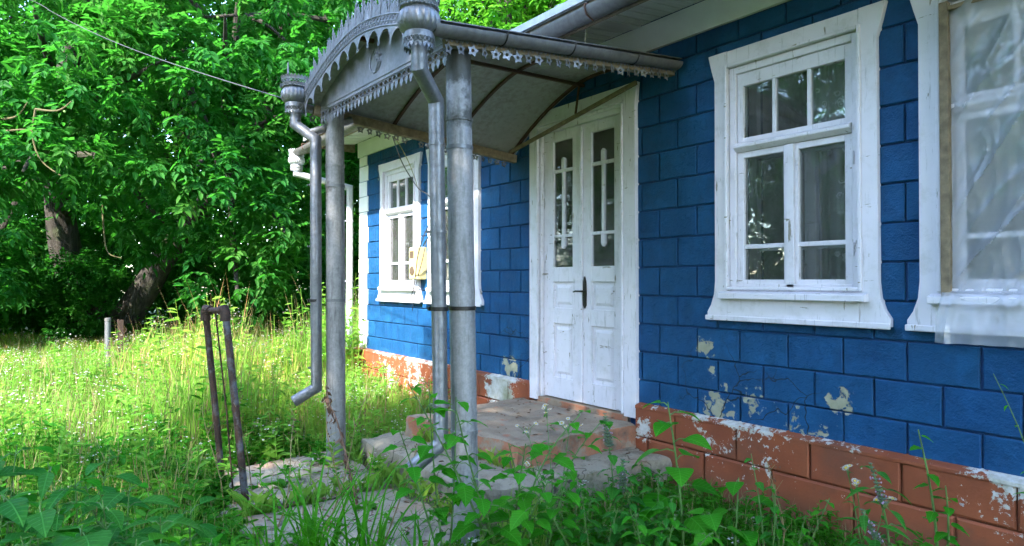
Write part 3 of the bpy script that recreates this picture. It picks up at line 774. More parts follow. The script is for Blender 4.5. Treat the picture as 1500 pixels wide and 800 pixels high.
# ================================================================== PORCH STEPS
steps = tag(empty('porch_steps', (-4.1, -.8, 0)), 'worn concrete porch steps with flaking red paint below white door', 'steps')
from mathutils import noise as mnoise
def slab(name, pts, z0, z1, mat, seed, chip=.035):
    N = 40; c = [Vector((p[0], p[1])) for p in pts]; m = MB(); off = Vector((seed * 7.3, seed * 3.1, 0))
    def nz(p, f): return mnoise.noise(Vector((p[0] * f, p[1] * f, (p[2] if len(p) > 2 else 0) * f)) + off)
    def top(u, v):
        p = (c[0] * (1 - u) + c[3] * u) * (1 - v) + (c[1] * (1 - u) + c[2] * u) * v
        e = min(u, 1 - u, v, 1 - v)
        k = max(0, 1 - e / .03)
        wob = Vector((nz((p.x, p.y), 3.1), nz((p.x, p.y), 3.7))) * .03 * max(0, 1 - e / .2)
        ch = max(0, nz((p.x, p.y), 5.0) + .18) * chip * max(0, 1 - e / .075) ** 1.5
        z = z1 + .010 * nz((p.x, p.y), 2.3) + .006 * nz((p.x, p.y), 9) + .003 * nz((p.x, p.y), 27) - ch - .010 * k
        return Vector((p.x + wob.x - steps.location.x, p.y + wob.y - steps.location.y, z))
    g = [(i / N) for i in range(N + 1)]
    g = [.5 - .5 * math.cos(PI * t) for t in g]
    for u in g:
        for v in g: m.v.append(tuple(top(u, v)))
    k = N + 1
    for i in range(N):
        for j in range(N): m.f.append((i * k + j, i * k + j + 1, (i + 1) * k + j + 1, (i + 1) * k + j))
    rim = [i for i in range(k)] + [i * k + N for i in range(1, k)] + [N * k + j for j in range(N - 1, -1, -1)] + [i * k for i in range(N - 1, 0, -1)]
    cen = sum((Vector(m.v[i]) for i in rim), Vector()) / len(rim); prev = rim
    for lv in range(1, 7):
        cur = []
        for i in rim:
            p = Vector(m.v[i]); f = lv / 6; z = p.z * (1 - f) + z0 * f
            d = Vector((p.x - cen.x, p.y - cen.y, 0)).normalized(); q = p + d * (.004 + .02 * nz((p.x, p.y, z * 2), 4.5) + .007 * nz((p.x, p.y, z), 17))
            cur.append(len(m.v)); m.v.append((q.x, q.y, z))
        L = len(rim)
        for a in range(L): m.f.append((prev[a], cur[a], cur[(a + 1) % L], prev[(a + 1) % L]))
        prev = cur
    return m.build(name, mat, steps, True)
up_s = slab('upper_slab', [(-4.78, -.05), (-4.72, -1.30), (-3.42, -1.17), (-3.40, -.05)], .17, .372, 'redslab', 1)
lo_s = slab('lower_slab', [(-5.05, -.08), (-4.90, -1.62), (-3.24, -1.60), (-3.05, -.08)], -.05, .2, 'concrete', 2, .06)
tag(up_s, 'upper concrete slab with red painted edge')
path = slab('path_slab', [(-5.25, -1.68), (-5.15, -2.62), (-4.2, -2.85), (-4.12, -1.74)], -.1, .055, 'concrete', 3)
slab('path_slab', [(-4.08, -1.76), (-4.16, -2.86), (-3.1, -2.70), (-2.95, -1.66)], -.1, .04, 'concrete', 4)
slab('path_slab', [(-6.9, -1.75), (-6.85, -2.2), (-5.9, -2.2), (-5.95, -1.7)], -.1, .03, 'concrete', 5)

# ================================================================== PORCH CANOPY
can = tag(empty('porch_canopy', (0, 0, 0)), 'ornate silver tin porch canopy on two pipe columns over white double door', 'canopy')
FL, FR_, BL, BR = 2.85, 2.80, 2.66, 3.03
Y0, Y1 = -2.04, -.025
def cx_(t, v): return (-5.02 + .06 * v) * (1 - t) + (-2.985 - .05 * v) * t
def cy_(v): return Y0 + (Y1 - Y0) * v
def ez_(t, v): return (FL * (1 - v) + BL * v) * (1 - t) + (FR_ * (1 - v) + BR * v) * t
def rise(v): return .255 + .03 * v
def shp(t):
    q = abs(2 * t - 1); return max(0, 1 - q ** 1.75)
def roofp(t, v, dz=0.0): return Vector((cx_(t, v), cy_(v), ez_(t, v) + rise(v) * shp(t) + dz))
NT_, NV = 28, 12
sh = MB()
for dz in (0, .006):
    for i in range(NV + 1):
        for j in range(NT_ + 1): sh.v.append(tuple(roofp(j / NT_, i / NV, dz + .002 * math.sin(i * 2.1 + j))))
K = (NV + 1) * (NT_ + 1); w_ = NT_ + 1
for i in range(NV):
    for j in range(NT_):
        q = i * w_ + j; sh.f.append((q, q + w_, q + w_ + 1, q + 1)); sh.f.append((K + q, K + q + 1, K + q + w_ + 1, K + q + w_))
for i in range(NV):
    for j in (0, NT_): q = i * w_ + j; sh.f.append((q, q + w_, K + q + w_, K + q))
for j in range(NT_):
    for i in (0, NV): q = i * w_ + j; sh.f.append((q, q + 1, K + q + 1, K + q))
roofsheet = sh.build('roof_sheet', 'under', can, True)
for v in (.10, .37, .66, .975):
    m = MB()
    pts = [roofp(j / 24, v, -.014) for j in range(25)]
    for p, q in zip(pts[:-1], pts[1:]): m.bar(p, q, .024, .020)
    m.build('arched_rib', 'ribs', can)
for t in (.5, .78):
    m = MB(); pts = [roofp(t, v / 8, -.03) for v in range(9)]
    for p, q in zip(pts[:-1], pts[1:]): m.bar(p, q, .026, .024)
    m.build('long_rib', 'ribs', can)
for t, mt in ((.012, 'oldwood'), (.988, 'oldwood')):
    MB().bar(roofp(t, .03, -.06), roofp(t, .995, -.06), .055, .075).build('side_beam', mt, can, bevel=.004)
MB().bar(at_y(746, 224, -.10), at_y(932, 121, -.10), .022, .03).build('tie_bar', 'oldwood', can)
MB().bar(roofp(.5, .975, -.03), at_y(843, 167, -.10), .014, .014, (1, 0, 0)).build('tie_strut', 'ribs', can)
# columns
def column(xt, xb, top, y=-1.83, joint=.62):
    f = lambda z: Vector((xb + (xt - xb) * z / 2.8, y, z))
    m = MB(); zs = [0.0, .3, .9, 1.6, 2.2, top]
    c = m.tube([f(z) for z in zs], [.074, .073, .072, .072, .072, .071], 32).build('column', 'column', can, True)
    for z in (joint, 2.36):
        MB().lathe([(.0715, -.012), (.0765, -.010), (.0765, .010), (.0715, .012)], f(z), 32).build('joint_ring', 'column', c, True)
    return c, f
cl, fl = column(-4.945, -4.89, 2.86, joint=.52)
cr, fr = column(-3.115, -3.025, 2.83, joint=.62)
MB().bar((-5.0, -1.83, 2.82), (-3.0, -1.83, 2.80), .07, .06).build('front_beam', 'oldwood', can)
# tympanum
TY = -1.935
def tyz(t): return ez_(t, .05) + rise(.05) * shp(t)
tb = lambda t: 2.772 * (1 - t) + 2.735 * t
n = 28; tv = []
for yy in (TY, TY + .004):
    for j in range(n + 1): t = .02 + .96 * j / n; tv.append((cx_(t, .05), yy, tb(t)))
    for j in range(n + 1): t = .02 + .96 * j / n; tv.append((cx_(t, .05), yy, max(tb(t) + .03, tyz(t) - .004)))
a = n + 1; tf = []
for j in range(n):
    tf.append((j, j + 1, a + j + 1, a + j)); tf.append((2 * a + j + 1, 2 * a + j, 3 * a + j, 3 * a + j + 1)); tf.append((j, 2 * a + j, 2 * a + j + 1, j + 1))
tym = MB().add(tv, tf).build('tympanum', 'tin', can)
for dz, r_ in ((.035, .004), (.008, .006)):
    MB().tube([(cx_(.03, .05), TY - .002, tb(.03) + dz), (cx_(.97, .05), TY - .002, tb(.97) + dz)], r_, 8).build('bead_line', 'tin', tym, True)
# embossed emblem: oval with a curling leaf spray
em = MB(); ec = Vector((-3.97, TY - .003, 2.915)); ew, eh = .085, .078
P = lambda u, w: ec + Vector((u * ew, 0, w * eh))
em.tube([P(math.cos(a_), math.sin(a_)) for a_ in np.linspace(PI * .62, PI * 1.9, 22)], .005, 6)
em.tube([P(.5 * math.sin(3.4 * q) + .1, -.9 + 1.9 * q) for q in np.linspace(0, 1, 16)], [.007 - .004 * q for q in np.linspace(0, 1, 16)], 6)
for q, sgn in ((.25, 1), (.4, -1), (.55, 1), (.7, -1), (.85, 1)):
    b0 = P(.5 * math.sin(3.4 * q) + .1, -.9 + 1.9 * q)
    em.tube([b0, b0 + Vector((sgn * .022, -.001, .016)), b0 + Vector((sgn * .036, 0, .010)), b0 + Vector((sgn * .03, 0, -.006))], [.005, .006, .004, .002], 6)
em.build('embossed_emblem', 'tin', tym, True)
# lace along the bottom of the tympanum
lw = .062; nl = int((cx_(.97, .05) - cx_(.03, .05)) / lw)
lu = MB()
lu.bar((0, 0, 0), (lw, 0, -.040), .003, .006, (0, 1, 0)); lu.bar((0, 0, -.040), (lw, 0, 0), .003, .006, (0, 1, 0))
lu.bar((0, 0, -.042), (lw, 0, -.042), .003, .008, (0, 1, 0)); lu.bar((lw / 2, 0, 0), (lw / 2, 0, -.04), .003, .005, (0, 1, 0))
leafo = [(.0, -.044), (.010, -.050), (.022, -.047), (.017, -.060), (.026, -.066), (.014, -.074), (.012, -.084), (.0, -.100), (-.012, -.084), (-.014, -.074), (-.026, -.066), (-.017, -.060), (-.022, -.047), (-.010, -.050)]
lu.plate([(p + lw / 2, q) for p, q in leafo], (0, 0, 0), (1, 0, 0), (0, 0, 1), .003)
lme = lu.mesh('lace_piece'); lme.materials.append(M['tin'])
for k in range(nl):
    t = .03 + .94 * k / nl
    piece('lace_piece', lme, tym, Matrix.Translation((cx_(t, .05), TY - .004 + rb.uniform(-.003, .003), tb(t))) @ Matrix.Rotation(rb.uniform(-.05, .05), 4, 'X'))
# barge board with scalloped pendants and leaf cresting
BY = Y0 - .006
def arc(t, off=0.0):
    t0, t1 = max(0, t - .01), min(1, t + .01)
    p = roofp(t, 0); d = roofp(t1, 0) - roofp(t0, 0); d.y = 0; d.normalize()
    nrm = Vector((-d.z, 0, d.x))
    if nrm.z < 0: nrm = -nrm
    q = p + nrm * off; q.y = BY; return q, d, nrm
n = 48; bv = []
for yy in (0, -.004):
    for off in (-.022, .055):
        for j in range(n + 1):
            q = arc(j / n, off)[0]; bv.append((q.x, BY + yy, q.z))
a = n + 1; bf = []
for j in range(n):
    bf.append((2 * a + j, 2 * a + j + 1, 3 * a + j + 1, 3 * a + j)); bf.append((j + 1, j, a + j, a + j + 1))
    bf.append((a + j, 3 * a + j, 3 * a + j + 1, a + j + 1)); bf.append((j, j + 1, 2 * a + j + 1, 2 * a + j))
barge = MB().add(bv, bf).build('barge_board', 'tin', can)
for off in (-.016, .049, .012):
    MB().tube([arc(j / n, off)[0] + Vector((0, -.006, 0)) for j in range(n + 1)], .005 if off != .012 else .003, 6).build('bead_line', 'tin', barge, True)
di = MB()
for k in range(46):
    t = (k + .5) / 46
    for s_ in (-1, 1):
        q0 = arc(t - s_ * .009, -.008)[0]; q1 = arc(t + s_ * .009, .042)[0]; di.bar(q0 + Vector((0, -.006, 0)), q1 + Vector((0, -.006, 0)), .004, .004)
di.build('embossed_lattice', 'tin', barge)
NS = 12
for k in range(NS):
    sv = []; m = 18
    for yy in (0, -.003):
        for i in range(m + 1):
            u = i / m; t = (k + u) / NS; q = arc(t, -.020)[0]; sv.append((q.x, BY + yy - .001, q.z))
        for i in range(m + 1):
            u = i / m; t = (k + u) / NS
            dep = .030 + .092 * (1 - math.sin(PI * u) ** .62) + (.007 if i % 2 else 0)
            q = arc(t, -dep)[0]; sv.append((q.x, BY + yy - .001, q.z))
    a = m + 1; sf = []
    for i in range(m):
        sf.append((2 * a + i, 3 * a + i, 3 * a + i + 1, 2 * a + i + 1)); sf.append((i, i + 1, a + i + 1, a + i)); sf.append((a + i, a + i + 1, 3 * a + i + 1, 3 * a + i))
    sc_ = MB().add(sv, sf)
    q, d, nn = arc(k / NS, -.112)
    for aa in range(5):
        an = -PI * aa / 4
        sc_.add([q + Vector((math.cos(an) * .004, -.003, math.sin(an) * .004)), q + Vector((math.cos(an - .3) * .02, -.003, math.sin(an - .3) * .02)), q + Vector((math.cos(an + .3) * .02, -.003, math.sin(an + .3) * .02))], [(0, 1, 2)])
    sc_.build('scallop', 'tin', barge)
def crest(h, w):
    o = [(-.5, 0), (-.42, .10), (-.62, .20), (-.38, .24), (-.52, .36), (-.28, .38), (-.40, .52), (-.20, .52), (-.28, .66), (-.12, .66), (-.16, .80), (-.05, .82), (0, 1.0)]
    o = o + [(-a_, b_) for a_, b_ in o[-2::-1]]
    return [(a_ * w, b_ * h) for a_, b_ in o]
NC = 34
for k in range(NC):
    t = (k + .5) / NC; q, d, nn = arc(t, .050)
    big = k % 2 == 0; hh = (.095 + .085 * math.sin(PI * t)) * (1 if big else .7) * rb.uniform(.85, 1.12)
    tilt = rb.uniform(-.22, .22); up_ = (nn * .6 + Vector((0, 0, .4))).normalized() + d * tilt; up_.y += rb.uniform(-.08, .03); up_.normalize()
    m = MB().plate(crest(hh, .105 if big else .085), q + Vector((0, -.002 - .002 * (k % 2), 0)), d, up_, .003)
    m.tube([q + Vector((0, -.004, 0)), q + up_ * hh * .8 + Vector((0, -.004, 0))], [.005, .001], 5)
    for s_ in (-1, 1):
        for e in (.25, .45, .62):
            m.tube([q + up_ * hh * e + Vector((0, -.005, 0)), q + up_ * hh * (e + .12) + d * s_ * .024 * (1.2 - e) + Vector((0, -.005, 0))], [.003, .001], 4)
    m.build('crest_leaf', 'tin', barge)
# flower lace along both eaves
fv = MB(); N5 = 10
outer = []; inner = []
for i in range(N5):
    a_ = 2 * PI * i / N5 + PI / 2; r_ = .036 if i % 2 == 0 else .021
    outer.append((math.cos(a_) * r_, math.sin(a_) * r_)); inner.append((math.cos(a_) * .010, math.sin(a_) * .010))
vs = [(x_, y, z) for x_ in (0, .003) for ring_ in (outer, inner) for y, z in ring_]
fs = []
for i in range(N5):
    j = (i + 1) % N5
    fs += [(i, j, N5 + j, N5 + i), (2 * N5 + j, 2 * N5 + i, 3 * N5 + i, 3 * N5 + j), (i, 2 * N5 + i, 2 * N5 + j, j), (N5 + i, N5 + j, 3 * N5 + j, 3 * N5 + i)]
fv.add(vs, fs); fv.bar((.0015, 0, .036), (.0015, 0, .066), .006, .003)
fme = fv.mesh('lace_flower'); fme.materials.append(M['lacemetal'])
for t, xo in ((1.0, .012), (0.0, -.012)):
    m = MB(); pts = [roofp(t, v / 6, -.028) + Vector((xo, 0, 0)) for v in range(7)]
    for p, q in zip(pts[:-1], pts[1:]): m.bar(p, q, .004, .05)
    for k in range(60):
        v0 = k / 60; v1 = (k + 1) / 60; p0 = roofp(t, v0, -.055) + Vector((xo, 0, 0)); p1 = roofp(t, v1, -.055) + Vector((xo, 0, 0)); pm = (p0 + p1) / 2 + Vector((0, 0, -.018))
        m.add([p0, p1, pm], [(0, 1, 2)])
    trim = m.build('lace_trim', 'tin', can)
    nf = 24
    for k in range(nf):
        if t == 0 and k in (3, 4, 11): continue
        p = roofp(t, .03 + .95 * k / nf, -.105 + rb.uniform(-.006, .004)) + Vector((xo, 0, 0))
        piece('lace_flower', fme, trim, Matrix.Translation(p) @ Matrix.Rotation(rb.uniform(-.45, .45), 4, 'Z') @ Matrix.Rotation(rb.uniform(-.3, .3), 4, 'X'))
# gutters, hoppers, downpipes
gr = half_gutter(roofp(1, -.03, -.012) + Vector((.045, 0, 0)), roofp(1, .985, -.012) + Vector((.045, 0, 0)), .05).build('gutter', 'gutter', can, True)
gl = half_gutter(roofp(0, -.03, -.012) + Vector((-.045, 0, 0)), roofp(0, .985, -.012) + Vector((-.045, 0, 0)), .05).build('gutter', 'gutter', can, True)
for v in (.2, .46, .75):
    p = roofp(1, v, -.012) + Vector((.045, 0, 0)); pts = [p + Vector((math.cos(a_) * .053, 0, -math.sin(a_) * .053)) for a_ in np.linspace(-.2, PI, 9)]
    MB().tube(pts, .005, 6).build('gutter_bracket', 'dark', gr, True)
MB().bar(roofp(1, -.02, .012) + Vector((.03, 0, 0)), roofp(1, .99, .012) + Vector((.03, 0, 0)), .10, .006).build('roof_edge_flashing', 'gutter', can)
hl = hopper(can, (-5.10, -2.09, 2.775), 1.0, 'zinc', (-.09, -.03))
hr = hopper(can, (-2.985, -2.15, 2.665), 1.03, 'zinc')
pr = .042
pL = MB().pipe([(-5.10, -2.09, 2.80), (-5.10, -2.09, 2.685), (-4.952, -1.98, 2.555), (-4.935, -1.98, 1.4), (-4.915, -1.98, .63), (-4.985, -2.13, .53)], pr + .002).build('downpipe', 'zinc', can, True)
pR = MB().pipe([(-2.985, -2.15, 2.70), (-2.985, -2.15, 2.56), (-3.093, -1.985, 2.44), (-3.062, -1.985, 1.4), (-3.035, -1.985, .575), (-3.07, -2.15, .455)], pr).build('downpipe', 'zinc', can, True)
for pp, xs in ((pL, lambda z: -4.911 - .0195 * z), (pR, lambda z: -3.015 - .0325 * z)):
    for z in (2.2, 1.72, 1.3, .78):
        clamp_band(pp, (xs(z), -1.983, z), pr + .001, 'dark' if z == 1.3 else 'zinc', .022 if z == 1.3 else .012, (-.7, -.7))
for cc, ff, z in ((cl, fl, 1.3), (cr, fr, 1.3), (cl, fl, 2.2), (cr, fr, 2.2)):
    MB().lathe([(.0725, -.011), (.0765, -.011), (.0765, .011), (.0725, .011)], ff(z), 32).build('clamp', 'dark' if z == 1.3 and cc is cr else 'zinc', cc, True)
# short stay pipe from the far elbow back to the column
MB().pipe([(-4.99, -2.01, 2.61), (-4.93, -1.80, 2.70), (-4.91, -1.70, 2.74)], .03).build('stay_pipe', 'zinc', can, True)

# ================================================================== SMALL THINGS ON THE HOUSE
me_ = tag(empty('electricity_meter', (-6.79, -.11, 1.66)), 'cream electricity meter on the blue wall between two far windows', 'meter')
mb = MB(); hw, hh_, dp = .095, .19, .10
pf = [(-hw, -hh_), (hw, -hh_), (hw, hh_), (-hw, hh_)]
v = [(x_, .10, z_) for x_, z_ in pf] + [(x_, -.015, z_) for x_, z_ in pf] + [(x_ * .93, -.035, z_ * .95) for x_, z_ in pf]
mb.add(v, [(8, 9, 10, 11)] + [(k + i, k + (i + 1) % 4, k + 4 + (i + 1) % 4, k + 4 + i) for k in (0, 4) for i in range(4)])
mb.build('meter_case', 'meter', me_, bevel=.008)
MB().box(-.065, .03, -.04, -.033, .06, .145).build('display_window', 'meterdark', me_, bevel=.003)
dd = MB().lathe([(.048, 0), (.055, .006), (.050, .014), (.0005, .014)], (0, 0, 0), 28)
d_ = dd.build('dial_window', 'meterdark', me_, True); d_.rotation_euler = (R(90), 0, 0); d_.location = (-.01, -.03, -.09)
def cable(name, pts, r, mat, label, cat='cable', sag=0, parent=None):
    P_ = [Vector(p) for p in pts]
    # Catmull-Rom smoothing
    out = []
    for i in range(len(P_) - 1):
        p0 = P_[max(0, i - 1)]; p1 = P_[i]; p2 = P_[i + 1]; p3 = P_[min(len(P_) - 1, i + 2)]
        for k in range(8):
            t = k / 8; out.append(.5 * ((2 * p1) + (p2 - p0) * t + (2 * p0 - 5 * p1 + 4 * p2 - p3) * t * t + (3 * p1 - p0 - 3 * p2 + p3) * t ** 3))
    out.append(P_[-1])
    return tag(MB().tube(out, r, 6).build(name, mat, None, True), label, cat)
cable('cable', [at_y(575, 200, -.6), at_y(590, 240, -.3), at_y(612, 275, -.2), at_y(629, 288, -.3), at_y(640, 320, -.2), at_y(620, 360, -.16)], .006, 'cable', 'black cable sagging from the eaves to the cream meter')
cable('cable', [at_y(578, 200, -.6), at_y(596, 232, -.4), at_y(608, 262, -.2), at_y(612, 275, -.07)], .004, 'wirey', 'thin yellowish wire hanging before the far left window')
cable('cable', [at_y(628, 330, -.1), at_y(620, 348, -.14), at_y(612, 375, -.17), at_y(609, 400, -.16), at_y(606, 420, -.1), at_y(601, 440, -.06)], .006, 'cable', 'black cable looping across the front of the cream meter')
cable('cable', [at_y(625, 350, -.1), at_y(619, 380, -.16), at_y(610, 415, -.1), at_y(604, 455, -.05)], .005, 'cable', 'dark cable running down below the cream meter')
cable('cable', [at_depth(856, 70, 4.62), at_depth(858, 50, 4.6), at_depth(861, 30, 4.58), at_depth(880, 22, 4.45), at_depth(920, 9, 4.25), at_depth(952, 0, 4.05), at_depth(990, -12, 3.9)], .005, 'cablew', 'pale cable clipped along the house gutter and soffit')
w0 = at_depth(45, 0, 11); w1 = Vector((-5.12, -2.1, 2.87))
wp = [w0.lerp(w1, k / 6) - Vector((0, 0, .12 * math.sin(PI * k / 6))) for k in range(7)]
wp = [w0 + (w0 - w1) * .6] + wp
cable('overhead_wire', wp, .005, 'wiregrey', 'overhead wire running from the trees to the canopy corner', 'wire')

# plastic film over the right window
pls = tag(empty('plastic_sheet', (-.905, -.08, 1.2)), 'clear plastic film battened over the window nearest the right edge', 'plastic sheet')
rp = random.Random(4)
nu, nv = 90, 150; sv = []
for j in range(nv + 1):
    for i in range(nu + 1):
        u = i / nu; w_ = j / nv; x_ = -.405 + .81 * u; z_ = -.055 + 1.69 * w_
        ca, sa = math.cos(.95), math.sin(.95); pu = x_ * ca + z_ * sa; pv = -x_ * sa + z_ * ca
        r1 = 1 - abs(mnoise.noise(Vector((pv * 4.2, pu * 1.1, .3)))); r2 = 1 - abs(mnoise.noise(Vector((pv * 9.5 + 3, pu * 2.2, 1.7)))); r3 = 1 - abs(mnoise.noise(Vector((x_ * 11 + 5, z_ * 2.4, 4.1))))
        fold = -.040 * r1 ** 5 - .018 * r2 ** 6 - .012 * r3 ** 5 + .012 * mnoise.noise(Vector((x_ * 3, z_ * 3, 9)))
        y_ = .034 + fold * min(1, .15 + 6 * u) * min(1, .15 + 6 * (1 - u))
        if z_ < .20:
            k_ = (.20 - z_) / .255
            y_ = -.045 * math.sin(min(1, k_ * 1.3) * PI / 2) - .030 * (1 - abs(mnoise.noise(Vector((x_ * 9, z_ * 2.5, 2.2))))) ** 5 * (.3 + k_) + .014 * mnoise.noise(Vector((x_ * 6, z_ * 5, 7))) - .004; z_ += .012 * mnoise.noise(Vector((x_ * 7, 0, 3))) * k_; x_ *= 1 + .05 * k_
        sv.append((x_, y_, z_))
sf = [(j * (nu + 1) + i, j * (nu + 1) + i + 1, (j + 1) * (nu + 1) + i + 1, (j + 1) * (nu + 1) + i) for j in range(nv) for i in range(nu)]
MB().add(sv, sf).build('film', 'plastic', pls, True)
for q in ((-.412, -.372, .17, 1.66), (.372, .412, .17, 1.66)): MB().box(q[0], q[1], -.012, .03, q[2], q[3]).build('batten', 'oldwood', pls, bevel=.003)
for z_ in (.145, 1.61): MB().box(-.37 if z_ > 1 else -.41, .37 if z_ > 1 else .41, -.016, .03, z_ - (.02 if z_ < 1 else 0), z_ + .022).build('batten', 'oldwood', pls, bevel=.003)
# curtains
def curtain(xc, x0, x1, label, y=.34):
    c = MB(); nu = 40; sv = []
    for j in range(2):
        for i in range(nu + 1):
            u = i / nu; sv.append((xc + x0 + (x1 - x0) * u, y + .018 * math.sin(u * 22) + .008 * math.sin(u * 51), 1.32 if j == 0 else 2.9))
    sf = [(i, i + 1, nu + 2 + i, nu + 1 + i) for i in range(nu)]
    return tag(c.add(sv, sf).build('lace_curtain', 'lace', None, True), label, 'curtain', 'lace curtains inside the windows')
curtain(WIN[2], -.02, .42, 'white floral lace curtain in right half of window beside door')
curtain(WIN[0], -.40, .40, 'white lace curtain inside the farthest window')
curtain(WIN[1], -.40, .40, 'white lace curtain inside window behind the right column')
curtain(WIN[3], -.40, .40, 'white lace curtain behind the plastic covered window')

# rusty pipe frame and posts in the yard
fr_ = tag(empty('pipe_frame', at_z(340, 735, 0)), 'leaning rusty pipe frame with flaking blue paint standing in the weeds', 'pipe frame')
off = fr_.location.copy()
b1 = at_z(329, 742, -.02); b2 = at_z(362, 755, -.02)
d1 = (b1 - CAMP).dot(_f); t1 = at_depth(301, 455, d1 - .05); t2 = at_depth(330, 455, (b2 - CAMP).dot(_f) + .0)
MB().tube([b1 - off, (b1 + t1) / 2 - off + Vector((.01, 0, 0)), t1 - off], .020, 14).build('post', 'rustpaint', fr_, True)
MB().tube([b2 - off, t2 - off], .022, 14).build('post', 'rustpaint', fr_, True)
MB().tube([t1 - off, t2 - off], .021, 14).build('crossbar', 'rust', fr_, True)
for t_, o_ in ((t1, t2), (t2, t1)):
    d = (o_ - t_).normalized()
    MB().tube([t_ - off + Vector((0, 0, -.065)), t_ - off + Vector((0, 0, -.01)), t_ - off + d * .012 + Vector((0, 0, .008)), t_ - off + d * .05], .030, 14).build('elbow', 'rust', fr_, True)
rd0 = t1.lerp(t2, .5); rd1 = b1.lerp(b2, .45)
MB().tube([rd0 - off, rd0.lerp(rd1, .5) - off + Vector((0, .01, 0)), rd1 - off], .006, 6).build('hanging_rod', 'rust', fr_, True)
p = at_depth(158, 466, 10.2); q = Vector((p.x, p.y, -.1))
ps = tag(empty('fence_post', (p.x, p.y, 0)), 'pale grey pipe post among weeds below the walnut tree', 'post')
MB().tube([(0, 0, -.1), (0, 0, p.z - .02)], .042, 16).build('shaft', 'zinc', ps, True)
MB().lathe([(.043, p.z - .05), (.047, p.z - .045), (.045, p.z), (.0005, p.z + .006)], (0, 0, 0), 16).build('cap', 'gutter', ps, True)
p = at_depth(173, 468, 10.3)
ps = tag(empty('fence_post', (p.x, p.y, 0)), 'rust red angle iron post with hook beside pale pipe post', 'post')
MB().box(-.06, .06, -.006, .006, -.1, p.z).box(.048, .06, .007, .07, -.1, p.z - .004).build('angle_iron', 'rust', ps)
MB().tube([(.0, .07, p.z - .18), (.05, .10, p.z - .2), (.07, .11, p.z - .17), (.07, .10, p.z - .13)], .009, 6).build('hook', 'rust', ps, True)

# ================================================================== VEGETATION
def unit(a): return a / np.maximum(1e-6, np.linalg.norm(a, axis=-1, keepdims=True))
def leaf_geo(C, A, N, L, W, fold=.25, hexa=True):
    """folded leaves: base, two side points each side, tip; returns verts, quads"""
    A = unit(A); S = unit(np.cross(A, N)); N = unit(np.cross(S, A)); L = L[:, None]; W = W[:, None]
    if hexa:
        b = C; t = C + A * L - N * L * .10
        r1 = C + A * L * .32 + S * W * .5 + N * W * fold; r2 = C + A * L * .70 + S * W * .38 + N * W * fold * .6
        l1 = C + A * L * .32 - S * W * .5 + N * W * fold; l2 = C + A * L * .70 - S * W * .38 + N * W * fold * .6
        V = np.stack([b, r1, r2, t, l2, l1], 1).reshape(-1, 3); k = np.arange(len(C))[:, None] * 6
        return V, np.concatenate([k + [0, 1, 2, 3], k + [0, 3, 4, 5]], 0)
    V = np.stack([C, C + A * L * .45 + S * W * .5 + N * W * fold, C + A * L, C + A * L * .45 - S * W * .5 + N * W * fold], 1).reshape(-1, 3)
    k = np.arange(len(C))[:, None] * 4
    return V, np.concatenate([k + [0, 1, 2], k + [0, 2, 3]], 0)
def rdir(r, n): return unit(r.normal(size=(n, 3)))
def cellhash(P, s, seed):
    q = np.floor(P / s + seed).astype(np.int64); h = (q[:, 0] * 73856093) ^ (q[:, 1] * 19349663) ^ (q[:, 2] * 83492791)
    return ((h % 1009) / 1009.0)
def crown_pts(r, blobs, n, flat=.85, inner=.45, drop=.22, low=None):
    B = np.array([[*b[0], b[1]] for b in blobs], float); w = B[:, 3] ** 2; w /= w.sum()
    i = r.choice(len(B), n, p=w); D = rdir(r, n); rad = B[i, 3] * (inner + (1 - inner) * r.random(n) ** .45)
    D2 = D * [1, 1, flat]; P = B[i, :3] + D2 * rad[:, None]
    keep = (cellhash(P, .9, 11.3) > drop) & (cellhash(P, 1.7, 4.7) > drop * .7)
    keep &= P[:, 2] > (low if low is not None else .25)
    return P[keep], D[keep]
def compound(r, P, D, per=5, nl=7, rach=.34, leaf=.15, lw=.062, droop=.35):
    n = len(P); Ls = []
    C, A, N, L, W = [], [], [], [], []
    for k in range(per):
        d = unit(D * .55 + rdir(r, n) * .85 + np.array([0, 0, -droop])); side = unit(np.cross(d, np.array([0, 0, 1.]) + .2 * rdir(r, n))); up = unit(np.cross(side, d))
        sc = (r.uniform(.7, 1.25, n))[:, None]
        for q in range(nl):
            if q == nl - 1: pos = P + d * rach * sc; ax = d - .3 * np.array([0, 0, 1.])
            else:
                f = .35 + .55 * (q // 2) / max(1, (nl // 2)); sg = 1 if q % 2 else -1
                pos = P + d * rach * sc * f; ax = d * .55 + side * sg * .85 - .22 * np.array([0, 0, 1.])
            pos = pos - np.array([0, 0, .05]) * (sc * 1.0) * (1 if q == nl - 1 else .4)
            C.append(pos); A.append(ax + .18 * rdir(r, n)); N.append(up + .35 * rdir(r, n)); s_ = sc[:, 0] * r.uniform(.8, 1.2, n) * (1.1 if q == nl - 1 else 1)
            L.append(leaf * s_); W.append(lw * s_)
    return [np.concatenate(a) for a in (C, A, N, L, W)]
def limb(m, pts, r0, r1, n=10):
    pts = [Vector(p) for p in pts]; k = len(pts); out = []; rad = []
    for i in range(k - 1):
        for j in range(4):
            t = j / 4; p0 = pts[max(0, i - 1)]; p1 = pts[i]; p2 = pts[i + 1]; p3 = pts[min(k - 1, i + 2)]
            out.append(.5 * ((2 * p1) + (p2 - p0) * t + (2 * p0 - 5 * p1 + 4 * p2 - p3) * t * t + (3 * p1 - p0 - 3 * p2 + p3) * t ** 3))
    out.append(pts[-1]); q = len(out)
    rad = [r0 + (r1 - r0) * (i / (q - 1)) ** .8 for i in range(q)]
    return m.tube(out, rad, n)

